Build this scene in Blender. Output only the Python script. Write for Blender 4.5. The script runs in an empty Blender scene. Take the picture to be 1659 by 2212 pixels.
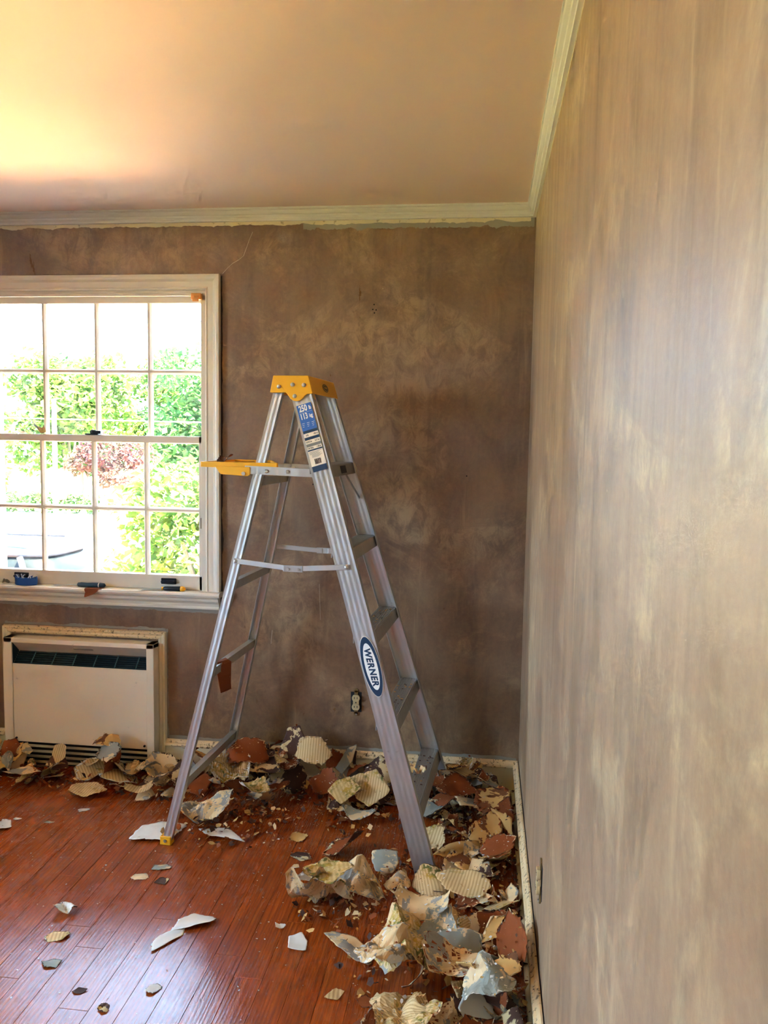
import bpy, math, random
from mathutils import Vector, Matrix, Euler, noise

# ------------------------------------------------------------------ camera, sky, sun, exposure
scene = bpy.context.scene
COL = scene.collection
R_ = Vector((0.9921, 0.1247, 0.0167)); U_ = Vector((-0.0279, 0.0882, 0.9957)); F_ = Vector((-0.1227, 0.9883, -0.0909))
F_.normalize(); R_ = (R_ - F_ * R_.dot(F_)).normalized(); U_ = R_.cross(F_)
cam_d = bpy.data.cameras.new('camera')
cam_d.sensor_fit = 'VERTICAL'; cam_d.sensor_height = 36.0; cam_d.lens = 36.0 * 1754.4 / 2212.0
cam_d.clip_start = 0.01; cam_d.clip_end = 300
cam = bpy.data.objects.new('camera', cam_d); COL.objects.link(cam)
cam.matrix_world = Matrix(((R_.x, U_.x, -F_.x, -0.1726), (R_.y, U_.y, -F_.y, -3.388), (R_.z, U_.z, -F_.z, 1.5021), (0, 0, 0, 1)))
scene.camera = cam

world = bpy.data.worlds.new('sky'); scene.world = world; world.use_nodes = True
bg = world.node_tree.nodes['Background']
bg.inputs['Color'].default_value = (0.44, 0.65, 1.0, 1); bg.inputs['Strength'].default_value = 8.0

sun_d = bpy.data.lights.new('sun', 'SUN'); sun_d.energy = 60.0; sun_d.angle = math.radians(0.6); sun_d.color = (1.0, 0.85, 0.62)
sun = bpy.data.objects.new('sun', sun_d); COL.objects.link(sun); sun.location = (20, -20, 40)
sun.rotation_euler = Vector((-0.36, 0.25, -0.90)).to_track_quat('-Z', 'Y').to_euler()

def portal(x, y, z, w, h, d):
    l = bpy.data.lights.new('window_daylight_portal', 'AREA'); l.shape = 'RECTANGLE'; l.size = w; l.size_y = h
    l.cycles.is_portal = True
    o = bpy.data.objects.new('window_daylight_portal', l); COL.objects.link(o); o.location = (x, y, z)
    o.rotation_euler = Vector(d).to_track_quat('-Z', 'Z').to_euler()
portal(-1.887, 0.16, 1.46, 1.1, 1.36, (0, -1, 0))
LW = [(-2.05, 0.62), (-3.60, 0.62)]          # unseen left-wall windows added to brighten the room: centre y, half width
RW = []          # windows of the wall behind the camera: centre x, half width
for cy, hw in LW: portal(-3.86, cy, 1.45, 2 * hw, 1.5, (1, 0, 0))
for cx, hw in RW: portal(cx, -4.76, 1.45, 2 * hw, 1.5, (0, 1, 0))

vs = scene.view_settings
vs.view_transform = 'Standard'; vs.look = 'None'; vs.exposure = 2.9; vs.gamma = 1.0; vs.use_curve_mapping = False
scene.cycles.max_bounces = 8; scene.cycles.diffuse_bounces = 4; scene.cycles.glossy_bounces = 3
scene.cycles.use_adaptive_sampling = True; scene.cycles.adaptive_threshold = 0.1; scene.cycles.adaptive_min_samples = 16; scene.cycles.sample_clamp_indirect = 6.0
scene.cycles.transparent_max_bounces = 16

# ------------------------------------------------------------------ helpers: meshes
rnd = random.Random(7)
PI = math.pi
def tag(o, label=None, cat=None, group=None, kind=None):
    if label: o['label'] = label
    if cat: o['category'] = cat
    if group: o['group'] = group
    if kind: o['kind'] = kind
    return o
def empty(name, loc=(0, 0, 0), rz=0, label=None, cat=None, group=None, kind=None):
    o = bpy.data.objects.new(name, None); COL.objects.link(o); o.location = loc; o.rotation_euler = (0, 0, rz)
    o.empty_display_size = 0.05
    return tag(o, label, cat, group, kind)
class MB:
    def __init__(s): s.v = []; s.f = []; s.m = []; s.uv = {}
    def add(s, vs, fs, mi=0):
        b = len(s.v); s.v += [tuple(p) for p in vs]; s.f += [tuple(b + i for i in f) for f in fs]; s.m += [mi] * len(fs); return s
    def box(s, x0, x1, y0, y1, z0, z1, mi=0):
        return s.add([(x0, y0, z0), (x1, y0, z0), (x1, y1, z0), (x0, y1, z0), (x0, y0, z1), (x1, y0, z1), (x1, y1, z1), (x0, y1, z1)],
                     [(0, 3, 2, 1), (4, 5, 6, 7), (0, 1, 5, 4), (1, 2, 6, 5), (2, 3, 7, 6), (3, 0, 4, 7)], mi)
    def loft(s, A, B, mi=0, cap=True):
        n = len(A); fs = [(i, (i + 1) % n, n + (i + 1) % n, n + i) for i in range(n)]
        if cap: fs += [tuple(range(n - 1, -1, -1)), tuple(range(n, 2 * n))]
        return s.add(list(A) + list(B), fs, mi)
    def loftn(s, rings, mi=0, cap=True):
        n = len(rings[0]); vs = [p for r in rings for p in r]; fs = []
        for k in range(len(rings) - 1):
            fs += [(k * n + i, k * n + (i + 1) % n, (k + 1) * n + (i + 1) % n, (k + 1) * n + i) for i in range(n)]
        if cap: fs += [tuple(range(n - 1, -1, -1)), tuple(range((len(rings) - 1) * n, len(rings) * n))]
        return s.add(vs, fs, mi)
    def bar(s, a, b, w, h, up=(0, 0, 1), mi=0):
        a, b = Vector(a), Vector(b); d = (b - a).normalized(); u = Vector(up); sd = d.cross(u).normalized(); u = sd.cross(d)
        q = [(-w / 2, -h / 2), (w / 2, -h / 2), (w / 2, h / 2), (-w / 2, h / 2)]
        return s.loft([a + sd * x + u * y for x, y in q], [b + sd * x + u * y for x, y in q], mi)
    def cyl(s, a, b, r0, r1=None, n=12, mi=0):
        a, b = Vector(a), Vector(b); d = (b - a).normalized(); r1 = r0 if r1 is None else r1
        t = Vector((0, 0, 1)) if abs(d.z) < .9 else Vector((1, 0, 0)); e1 = d.cross(t).normalized(); e2 = d.cross(e1)
        c = [(math.cos(2 * PI * i / n), math.sin(2 * PI * i / n)) for i in range(n)]
        return s.loft([a + (e1 * x + e2 * y) * r0 for x, y in c], [b + (e1 * x + e2 * y) * r1 for x, y in c], mi)
    def lathe(s, a, d, prof, n=20, mi=0):
        a, d = Vector(a), Vector(d).normalized()
        t = Vector((0, 0, 1)) if abs(d.z) < .9 else Vector((1, 0, 0)); e1 = d.cross(t).normalized(); e2 = d.cross(e1)
        return s.loftn([[a + d * h + (e1 * math.cos(2 * PI * i / n) + e2 * math.sin(2 * PI * i / n)) * r for i in range(n)] for r, h in prof], mi)
    def sweep(s, prof, a, b, U, V, ma=0, mb=0, mi=0):
        a, b, U, V = Vector(a), Vector(b), Vector(U), Vector(V); d = (b - a).normalized()
        return s.loft([a + U * t + V * w - d * ma * t for t, w in prof], [b + U * t + V * w + d * mb * t for t, w in prof], mi)
    def poly(s, pts, ext, mi=0):
        e = Vector(ext); return s.loft([Vector(p) for p in pts], [Vector(p) + e for p in pts], mi)
    def build(s, name, mats, parent=None, smooth=False, bevel=0, seg=2):
        me = bpy.data.meshes.new(name); me.from_pydata(s.v, [], s.f)
        for m in (mats if isinstance(mats, (list, tuple)) else [mats]): me.materials.append(m)
        me.polygons.foreach_set('material_index', s.m)
        if smooth: me.polygons.foreach_set('use_smooth', [True] * len(me.polygons))
        import bmesh
        bm = bmesh.new(); bm.from_mesh(me); bmesh.ops.recalc_face_normals(bm, faces=bm.faces); bm.to_mesh(me); bm.free()
        me.update()
        o = bpy.data.objects.new(name, me); COL.objects.link(o)
        if parent is not None: o.parent = parent
        if bevel:
            b = o.modifiers.new('bevel', 'BEVEL'); b.width = bevel; b.segments = seg; b.limit_method = 'ANGLE'; b.angle_limit = math.radians(40)
        return o
def dup(o, parent=None):
    c = o.copy(); COL.objects.link(c)
    if parent is not None: c.parent = parent
    for ch in list(o.children): dup(ch, c)
    return c

# ------------------------------------------------------------------ helpers: materials
def lin_(r, g, b): return lin(r, g, b)
def lin(r, g, b):
    f = lambda c: (c / 255) / 12.92 if c <= 10 else ((c / 255 + .055) / 1.055) ** 2.4
    return (f(r), f(g), f(b), 1)
class G:
    def __init__(s, name):
        s.mat = bpy.data.materials.new(name); s.mat.use_nodes = True; s.nt = s.mat.node_tree
        s.b = s.nt.nodes['Principled BSDF']; s.out = s.nt.nodes['Material Output']
    def n(s, t, **k):
        o = s.nt.nodes.new(t)
        for a, v in k.items():
            if a.startswith('_'): setattr(o, a[1:], v)
            else:
                key = int(a[1:]) if a[0] == 'i' and a[1:].isdigit() else a.replace('__', ' ')
                inp = o.inputs[key]
                if hasattr(v, 'is_output'): s.nt.links.new(v, inp)
                else: inp.default_value = v
        return o
    def pos(s): return s.n('ShaderNodeNewGeometry').outputs['Position']
    def objc(s): return s.n('ShaderNodeTexCoord').outputs['Object']
    def uvc(s): return s.n('ShaderNodeTexCoord').outputs['UV']
    def rand(s): return s.n('ShaderNodeObjectInfo').outputs['Random']
    def mapv(s, v, sc=(1, 1, 1), loc=(0, 0, 0), rot=(0, 0, 0)):
        return s.n('ShaderNodeMapping', Vector=v, Scale=sc, Location=loc, Rotation=rot).outputs[0]
    def noise(s, v, sc=5, det=4, ro=.55, dist=0):
        return s.n('ShaderNodeTexNoise', Vector=v, Scale=sc, Detail=det, Roughness=ro, Distortion=dist).outputs['Fac']
    def ramp(s, f, *st):
        r = s.n('ShaderNodeValToRGB', Fac=f); e = r.color_ramp.elements
        while len(e) < len(st): e.new(0.5)
        for q, (p, c) in zip(e, st):
            q.position = p; q.color = c if isinstance(c, tuple) else (c, c, c, 1)
        return r.outputs['Color']
    def mix(s, f, a, b, mode='MIX'):
        m = s.nt.nodes.new('ShaderNodeMix'); m.data_type = 'RGBA'; m.blend_type = mode
        for key, v in ((0, f), (6, a), (7, b)):
            if hasattr(v, 'is_output'): s.nt.links.new(v, m.inputs[key])
            else: m.inputs[key].default_value = v
        return m.outputs[2]
    def math(s, op, a, b=0.0):
        m = s.n('ShaderNodeMath', _operation=op)
        for k, v in ((0, a), (1, b)):
            if hasattr(v, 'is_output'): s.nt.links.new(v, m.inputs[k])
            else: m.inputs[k].default_value = v
        return m.outputs[0]
    def bump(s, h, st=.3, dist=.01):
        o = s.n('ShaderNodeBump', Height=h, Strength=st, Distance=dist).outputs[0]; s.nt.links.new(o, s.b.inputs['Normal']); return o
    def set(s, **k):
        for a, v in k.items():
            inp = s.b.inputs[a.replace('__', ' ')]
            if hasattr(v, 'is_output'): s.nt.links.new(v, inp)
            else: inp.default_value = v
        return s.mat
def plain(name, c, rough=.5, metal=0.0, spec=.5):
    return G(name).set(Base__Color=c, Roughness=rough, Metallic=metal, Specular__IOR__Level=spec)

def wall_mat(name, streak, blotch, light, tone=1.0, r0=.24, r1=.46, patches=(), pale=0.0):
    lin = lambda r, g, b: lin_(r * tone, g * tone, b * tone)
    """damp scraped plaster: brown size coat, paler paste residue in patches, upright brush and drip marks"""
    g = G(name); p = g.pos()
    big = g.noise(p, 1.3, 5, .6, .6)
    med = g.noise(g.mapv(p, (1, 1, .6), (3, 1, 7)), 6.0, 7, .68, .8)
    stk = g.noise(g.mapv(p, (9, 9, .55)), 1.5, 6, .66, .25)
    fine = g.noise(p, 60, 5, .72)
    c0 = g.ramp(med, (.28, lin(98, 70, 46)), (.5, lin(128, 96, 66)), (.72, lin(148, 115, 80)))
    c1 = g.mix(g.ramp(big, (.40, 0.0), (.62, .8)), c0, g.mix(.5, c0, lin(112, 78, 60)))
    pn = g.noise(g.mapv(p, (1, 1, 1.3), (5.3, 2, 1.7)), 2.0, 8, .70, 1.1)
    for (cx, cy, cz), (sx, sy, sz), am in patches:       # wide smears of paste left where the sheets came off
        d2 = g.n('ShaderNodeVectorMath', _operation='LENGTH', i0=g.mapv(p, (1 / sx, 1 / sy, 1 / sz), (-cx / sx, -cy / sy, -cz / sz))).outputs['Value']
        pn = g.math('ADD', pn, g.ramp(d2, (.0, am), (1.0, 0.0)))
    pat = g.ramp(pn, (.50, 0.0), (.62, 1.0))
    brk = g.ramp(g.noise(g.mapv(p, (1, 1, .7)), 17, 6, .72, .6), (.40, 0.0), (.58, 1.0))
    c2 = g.mix(g.math('MULTIPLY', g.math('MULTIPLY', pat, brk), blotch), c1, light)
    thin = g.ramp(g.noise(g.mapv(p, (16, 16, 1.1), (7, 3, 2)), 1.6, 5, .6, .2), (.60, 0.0), (.70, 1.0))
    c3 = g.mix(g.math('MULTIPLY', g.math('MULTIPLY', thin, g.ramp(g.noise(p, 1.9, 3), (.42, 0.0), (.6, 1.0))), streak), c2, light)
    drk = g.ramp(stk, (.54, 0.0), (.70, 1.0))
    c4 = g.mix(g.math('MULTIPLY', drk, streak * .75), c3, lin(84, 58, 40))
    spk = g.ramp(g.n('ShaderNodeTexVoronoi', Vector=p, Scale=7.0).outputs['Distance'], (.010, 1.0), (.022, 0.0))
    c5 = g.mix(g.math('MULTIPLY', spk, g.ramp(g.noise(p, 3), (.5, 0.0), (.55, .9))), c4, lin(205, 186, 150))
    c6 = g.mix(g.math('MULTIPLY', g.ramp(fine, (.42, 0.0), (.68, 1.0)), .14), c5, light)
    if pale: c6 = g.mix(pale, c6, lin_(176, 164, 130))  # pale grey of the grazing sheen mixed into the colour
    rg = g.ramp(g.math('ADD', g.math('MULTIPLY', med, .5), g.math('MULTIPLY', stk, .5)), (.32, r0), (.68, r1))
    g.bump(g.math('ADD', fine, g.math('MULTIPLY', med, 2)), .10, .004)
    return g.set(Base__Color=c6, Roughness=rg, Specular__IOR__Level=.9)
MAT = {}
MAT['wall_back'] = wall_mat('scraped_plaster_brown', .45, .65, lin(172, 140, 100), tone=.94, patches=(((-.62, 0, 1.86), (.55, 1, .26), .16), ((-.95, 0, 1.95), (.2, 1, .16), .14), ((-.55, 0, 1.35), (.4, 1, .3), .08), ((-1.5, 0, 2.28), (.9, 1, .14), .10), ((-1.0, 0, .85), (.3, 1, .4), .07)))
MAT['wall_right'] = wall_mat('streaked_plaster_lit', .55, .6, lin(206, 176, 128), 1.15, .34, .56, pale=.10)  # same plaster, lighter copy: glancing window light put into its colour
g = G('ceiling_paint'); p = g.pos()
g.bump(g.noise(p, 60, 3), .05, .003)
MAT['ceiling'] = g.set(Base__Color=g.mix(g.noise(p, 1.3, 3), lin(230, 203, 184), lin(235, 208, 190)), Roughness=.55, Specular__IOR__Level=.35)
def paint_mat(name, c, grime, sc=30, thr=.62, rough=.4):
    g = G(name); p = g.pos()
    n1 = g.noise(p, sc, 6, .7, .3); n2 = g.noise(p, 4, 3)
    f = g.math('MULTIPLY', g.ramp(n1, (thr, 0.0), (thr + .06, 1.0)), grime)
    col = g.mix(f, g.mix(n2, c, tuple(x * .86 for x in c[:3]) + (1,)), lin(92, 66, 40))
    g.bump(n1, .08, .002)
    return g.set(Base__Color=col, Roughness=rough)
MAT['trim'] = paint_mat('cream_trim_paint', lin(222, 210, 186), .25, 40, .66)
MAT['crown'] = paint_mat('off_white_crown_paint', lin(218, 210, 198), .15, 30, .7)
MAT['cap'] = paint_mat('grimy_cap_paint', lin(230, 198, 146), .9, 70, .55, .5)
MAT['base'] = paint_mat('baseboard_paint', lin(234, 216, 174), .15, 20, .68)
MAT['heater'] = paint_mat('heater_cream_enamel', lin(240, 222, 190), .35, 16, .66, .42)
MAT['remnant'] = paint_mat('remnant_paper', lin(214, 196, 158), .5, 34, .58, .7)
MAT['grey_caulk'] = paint_mat('grey_plaster_edge', lin(150, 142, 124), .3, 40, .62, .7)
MAT['teal_dark'] = plain('dark_teal_enamel', lin(14, 44, 50), .45)
MAT['black'] = plain('black_recess', lin(14, 12, 11), .7)
MAT['dark_hw'] = plain('dark_bronze_hardware', lin(30, 30, 34), .4, .3)
MAT['brass'] = plain('aged_brass', lin(150, 130, 86), .4, .8)
MAT['bakelite'] = plain('ivory_socket', lin(196, 168, 118), .45)
MAT['bracket'] = plain('orange_brown_bracket', lin(224, 152, 70), .45)
MAT['sash_ext'] = plain('outer_sash_paint', lin(214, 206, 192), .5)
# floor planks
g = G('red_oak_plank'); oc = g.pos(); rd = g.rand()
off = g.n('ShaderNodeCombineXYZ', X=g.math('MULTIPLY', rd, 37.0), Y=g.math('MULTIPLY', rd, 91.0)).outputs[0]
pv = g.n('ShaderNodeVectorMath', _operation='ADD', i0=oc, i1=off).outputs[0]
gr = g.noise(g.mapv(pv, (26, 1.6, 1)), 3.0, 6, .6, .9)
cath = g.n('ShaderNodeTexWave', _wave_type='BANDS', _bands_direction='X', Vector=g.mapv(pv, (1, .07, 1)), Scale=26.0, Distortion=9.0, Detail=2.0).outputs['Fac']
pores = g.noise(g.mapv(pv, (160, 7, 1)), 2.0, 3, .7)
wcol = g.ramp(gr, (.25, lin(120, 46, 8)), (.5, lin(154, 66, 14)), (.75, lin(180, 86, 24)))
wcol = g.mix(g.math('MULTIPLY', g.ramp(cath, (.55, 0.0), (.9, 1.0)), .35), wcol, lin(96, 36, 12))
wcol = g.mix(g.math('MULTIPLY', g.ramp(pores, (.58, 0.0), (.68, 1.0)), .45), wcol, lin(84, 32, 12))
wcol = g.mix(g.math('MULTIPLY', rd, .5), wcol, g.mix(1.0, wcol, lin(225, 205, 195), 'MULTIPLY'))
dust = g.noise(oc, 2.2, 5, .65)
rgh = g.ramp(g.math('ADD', g.math('MULTIPLY', dust, .6), g.math('MULTIPLY', pores, .4)), (.3, .20), (.7, .33))
g.bump(g.math('ADD', g.math('MULTIPLY', pores, -1.0), g.math('MULTIPLY', cath, .5)), .22, .0012)
MAT['plank'] = g.set(Base__Color=wcol, Roughness=rgh, Specular__IOR__Level=.62)
MAT['subfloor'] = plain('dark_subfloor', lin(40, 20, 10), .9)
# aluminium
def alu(name, c, r0, r1):
    g = G(name); o = g.objc()
    n = g.noise(g.mapv(o, (40, 40, 1.5)), 2.0, 5, .6); n2 = g.noise(o, 7, 4)
    n3 = g.ramp(g.noise(o, 30, 5, .7), (.64, 0.0), (.7, 1.0))
    col = g.mix(n2, c, tuple(x * .8 for x in c[:3]) + (1,))
    col = g.mix(g.math('MULTIPLY', n3, .25), col, lin(96, 92, 84))
    return g.set(Base__Color=col, Metallic=.88, Roughness=g.ramp(n, (.3, r0), (.7, r1)))
MAT['alu'] = alu('brushed_aluminium', lin(214, 212, 206), .30, .46)
MAT['alu2'] = alu('dull_aluminium', lin(196, 194, 186), .36, .52)
MAT['steel'] = plain('zinc_rivet', lin(200, 196, 184), .35, .85)
MAT['yellow'] = paint_mat('yellow_plastic', lin(240, 172, 28), .08, 30, .7, .38)
MAT['navy'] = plain('navy_print', lin(22, 50, 72), .4)
MAT['white_print'] = plain('white_print', lin(236, 228, 212), .45)
MAT['blue_print'] = plain('blue_print', lin(44, 96, 164), .4)
MAT['cream_print'] = plain('cream_sticker', lin(232, 214, 186), .45)
MAT['grey_print'] = plain('grey_print', lin(120, 112, 102), .5)
MAT['ink'] = plain('black_print', lin(26, 24, 24), .45)
MAT['darklabel'] = plain('dark_label', lin(34, 34, 38), .4)
# window glass: thin pane, mostly clear with a weak mirror
g = G('window_pane_glass')
tr = g.n('ShaderNodeBsdfTransparent', Color=(.96, .98, .97, 1)); gl = g.n('ShaderNodeBsdfGlossy', Color=(1, 1, 1, 1), Roughness=.02)
df = g.n('ShaderNodeBsdfDiffuse', Color=(.8, .85, .9, 1))
fr = g.n('ShaderNodeFresnel', IOR=1.45).outputs[0]
m1 = g.n('ShaderNodeMixShader', Fac=fr, i1=tr.outputs[0], i2=gl.outputs[0])
dirt = g.math('MULTIPLY', g.ramp(g.noise(g.pos(), 9, 6, .7), (.4, 0.0), (.8, 1.0)), .07)
m2 = g.n('ShaderNodeMixShader', Fac=dirt, i1=m1.outputs[0], i2=df.outputs[0])
g.nt.links.new(m2.outputs[0], g.out.inputs['Surface']); MAT['glass'] = g.mat

# ------------------------------------------------------------------ room shell
XL, YB, H = -3.70, -4.60, 2.44
floor = MB().box(XL - .2, .2, YB - .2, .2, -.25, -.019).build('floor', MAT['subfloor']); tag(floor, kind='structure')
pw = .083
pm = []
for L in (0.55, 0.8, 1.05, 1.35, 1.7, 2.1):
    me = MB().box(0, pw - .0005, 0, L - .0006, -.018, 0).build('plank', MAT['plank'], floor, bevel=.0007, seg=1); pm.append((L, me))
first = set()
rp = random.Random(21)
for i in range(int(-XL / pw) + 1):
    x = -(i + 1) * pw; y = 0.0 + rp.uniform(-.0, .9)
    while y > YB:
        k = rp.randrange(6); L, src = pm[k]
        o = src if k not in first else src.copy()
        if k in first: COL.objects.link(o)
        first.add(k); o.location = (x, y - L, 0); y -= L
ceil = MB().box(XL - .2, .2, YB - .2, .2, H, H + .2).build('ceiling', MAT['ceiling']); tag(ceil, kind='structure')
WX0, WX1, WZ0, WZ1 = -2.412, -1.362, .80, 2.115
wb = MB()
wb.box(XL - .2, WX0, 0, .12, -.02, H).box(WX1, .2, 0, .12, -.02, H).box(WX0, WX1, 0, .12, -.02, WZ0).box(WX0, WX1, 0, .12, WZ1, H)
wall_back = wb.build('wall_back', MAT['wall_back']); tag(wall_back, kind='structure')
wall_right = MB().box(0, .18, YB - .2, 0, -.02, H).build('wall_right', MAT['wall_right']); tag(wall_right, kind='structure')
wf = MB(); xs = [XL]
for cx, hw in sorted(RW):
    wf.box(xs[-1], cx - hw, YB - .18, YB, -.02, H); wf.box(cx - hw, cx + hw, YB - .18, YB, -.02, .70); wf.box(cx - hw, cx + hw, YB - .18, YB, 2.2, H); xs.append(cx + hw)
wf.box(xs[-1], 0, YB - .18, YB, -.02, H)
tag(wf.build('wall_front', MAT['wall_back']), kind='structure')
wl = MB(); ys = [YB]
for cy, hw in sorted(LW):
    wl.box(XL - .18, XL, ys[-1], cy - hw, -.02, H); wl.box(XL - .18, XL, cy - hw, cy + hw, -.02, .70); wl.box(XL - .18, XL, cy - hw, cy + hw, 2.2, H); ys.append(cy + hw)
wl.box(XL - .18, XL, ys[-1], 0, -.02, H)
tag(wl.build('wall_left', MAT['wall_back']), kind='structure')
# outer shell of the house; unseen roof added to block the sun
rf = MB(); rf.poly([(XL - .4, .34, H + .2), (XL - .4, YB - .4, H + .2), (XL - .4, (YB + .0) / 2, H + 1.2)], (-XL + .8, 0, 0))
tag(rf.build('roof', plain('sun_block_shingle', lin(70, 64, 60), .9)), kind='structure')
tag(MB().box(XL - .2, .2, YB - .2, .2, -2.2, -.25).build('foundation', plain('brick_foundation', lin(130, 80, 62), .9)), kind='structure')

# crown moulding
cp = [(0, 0), (.036, 0), (.036, .007), (.031, .008), (.031, .011), (.033, .012), (.030, .017), (.023, .022), (.019, .024), (.019, .027), (.022, .028), (.020, .034), (.013, .038), (.011, .041), (.013, .042), (.012, .048), (0, .050)]
tag(MB().sweep(cp, (XL, 0, H), (0, 0, H), (0, -1, 0), (0, 0, -1), 0, -1).build('trim_1', MAT['crown']), kind='structure')
tag(MB().sweep(cp, (0, YB, H), (0, 0, H), (-1, 0, 0), (0, 0, -1), 0, -1).build('trim_2', MAT['crown']), kind='structure')
# baseboards with their grimy cap moulding
def baseboard(name, a, b, U, ma=0, mb=0):
    r = empty(name, (0, 0, 0), kind='structure')
    MB().sweep([(0, 0), (.014, 0), (.014, .118), (0, .118)], a, b, U, (0, 0, 1), ma, mb).build('board', MAT['base'], r)
    MB().sweep([(0.003, .118), (.022, .118), (.024, .124), (.022, .131), (.016, .135), (.012, .143), (.008, .147), (.003, .147)], a, b, U, (0, 0, 1), ma, mb).build('cap_moulding', MAT['cap'], r)
    MB().sweep([(0, 0), (.026, 0), (.024, .012), (.016, .018), (0, .018)], a, b, U, (0, 0, 1), ma, mb).build('shoe_moulding', MAT['base'], r)
    return r
baseboard('baseboard_back', (-1.556, 0, 0), (0, 0, 0), (0, -1, 0), 0, -1)
baseboard('baseboard_back', (XL, 0, 0), (-2.325, 0, 0), (0, -1, 0), 0, 0)
baseboard('baseboard_right', (0, YB, 0), (0, 0, 0), (-1, 0, 0), 0, -1)

# torn strips left on the walls (old paper under the crown, grey filler along the trim, dark strips for shaded gaps)
def torn_strip(name, mat, parent, a, b, side, w0, jag, n, seed, depth=.0015, nrm=(0, -1, 0), jag_in=0.0):
    a, b, sd, nm = Vector(a), Vector(b), Vector(side), Vector(nrm)
    m = MB(); A = []; B = []
    for i in range(n + 1):
        t = i / n; q = a.lerp(b, t)
        ww = w0 + jag * (noise.noise(Vector((t * n * .11, seed, 0))) * 1.0 + noise.noise(Vector((t * n * .55, seed, 3))) * .55)
        A.append(q - sd * jag_in * abs(noise.noise(Vector((t * n * .3, seed, 9))))); B.append(q + sd * max(.0012, ww))
    vs = [p + nm * depth for p in A] + [p + nm * depth for p in B] + [p for p in B]
    k = n + 1
    fs = [(i, i + 1, k + i + 1, k + i) for i in range(n)] + [(k + i, k + i + 1, 2 * k + i + 1, 2 * k + i) for i in range(n)]
    return m.add(vs, fs).build(name, mat, parent)
torn_strip('paper_remnant', MAT['remnant'], wall_back, (XL, 0, H - .048), (-.02, 0, H - .048), (0, 0, -1), .016, .010, 420, 1.0)
torn_strip('paper_remnant', MAT['grey_caulk'], wall_back, (-.95, 0, H - .05), (-.006, 0, H - .05), (0, 0, -1), .034, .014, 200, 4.0, .0008)
torn_strip('paper_remnant', MAT['remnant'], wall_right, (0, YB, H - .048), (0, -.02, H - .048), (0, 0, -1), .006, .004, 300, 2.0, .001, (-1, 0, 0))
torn_strip('filler_gap_strip', MAT['grey_caulk'], wall_back, (-1.545, 0, .146), (-.01, 0, .146), (0, 0, 1), .014, .007, 160, 5.0)
torn_strip('filler_gap_strip', MAT['grey_caulk'], wall_back, (-2.47, 0, .745), (-1.30, 0, .745), (0, 0, -1), .020, .010, 120, 6.0)
torn_strip('filler_gap_strip', MAT['grey_caulk'], wall_back, (-1.562, 0, .645), (-1.562, 0, .15), (1, 0, 0), .014, .007, 60, 7.0)
torn_strip('filler_gap_strip', MAT['grey_caulk'], wall_back, (-2.32, 0, .636), (-1.555, 0, .636), (0, 0, 1), .010, .008, 90, 8.0)
torn_strip('filler_gap_strip', plain('dark_gap', lin(58, 48, 42), .9), wall_back, (-1.307, 0, 2.17), (-1.307, 0, .76), (1, 0, 0), .010, .005, 120, 9.0, .001)  # dark strip painted in for the gap beside the casing
torn_strip('filler_gap_strip', MAT['black'], wall_right, (0, YB, .1475), (0, -.02, .1475), (0, 0, 1), .0035, .004, 400, 3.0, .0006, (-1, 0, 0))  # black strip painted in for the shaded gap behind the cap
# hairline crack running up from the window corner
ck = [(-1.296, 2.180), (-1.272, 2.205), (-1.252, 2.222), (-1.226, 2.236), (-1.205, 2.252), (-1.192, 2.285), (-1.180, 2.318), (-1.165, 2.350)]
m = MB()
for (x0, z0), (x1, z1) in zip(ck, ck[1:]):
    m.bar((x0, -.0004, z0), (x1, -.0004, z1), 0.0010, .0012 + rnd.random() * .0016, (0, 0, 1))
m.build('plaster_crack', plain('crack_plaster', lin(190, 176, 156), .8), wall_back)
MB().bar((-.868, -.0004, .872), (-.862, -.0004, .715), .0008, .0016, (1, 0, 0)).build('scratch', bpy.data.materials['crack_plaster'], wall_back)
MB().bar((-1.075, -.0004, .66), (-1.08, -.0004, .60), .0008, .0014, (1, 0, 0)).build('scratch', bpy.data.materials['crack_plaster'], wall_back)
m = MB()
for x, z in [(-.649, 2.050), (-.654, 2.030), (-.640, 2.028), (-.647, 2.016), (-.25, 1.35), (-1.05, .95), (-.9, 1.3)]:
    m.cyl((x, 0, z), (x, -.0008, z), .0032, n=8)
m.build('nail_hole', MAT['black'], wall_back)

# ------------------------------------------------------------------ the double-hung window
XC = -1.887
win = empty('window_1', (XC, 0, 0), kind='structure')
T, GL = MAT['trim'], MAT['glass']
cas = [(0, 0), (0, .014), (.006, .017), (.012, .014), (.034, .015), (.044, .022), (.052, .024), (.062, .024), (.064, .020), (.064, 0)]
hx = .519; zt, zb = 2.112, .822
for s in (-1, 1):
    MB().sweep(cas, (s * hx, 0, zb), (s * hx, 0, zt), (s, 0, 0), (0, -1, 0), 0, 1).build('casing', T, win)
MB().sweep(cas, (-hx, 0, zt), (hx, 0, zt), (0, 0, 1), (0, -1, 0), 1, 1).build('casing', T, win)
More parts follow.
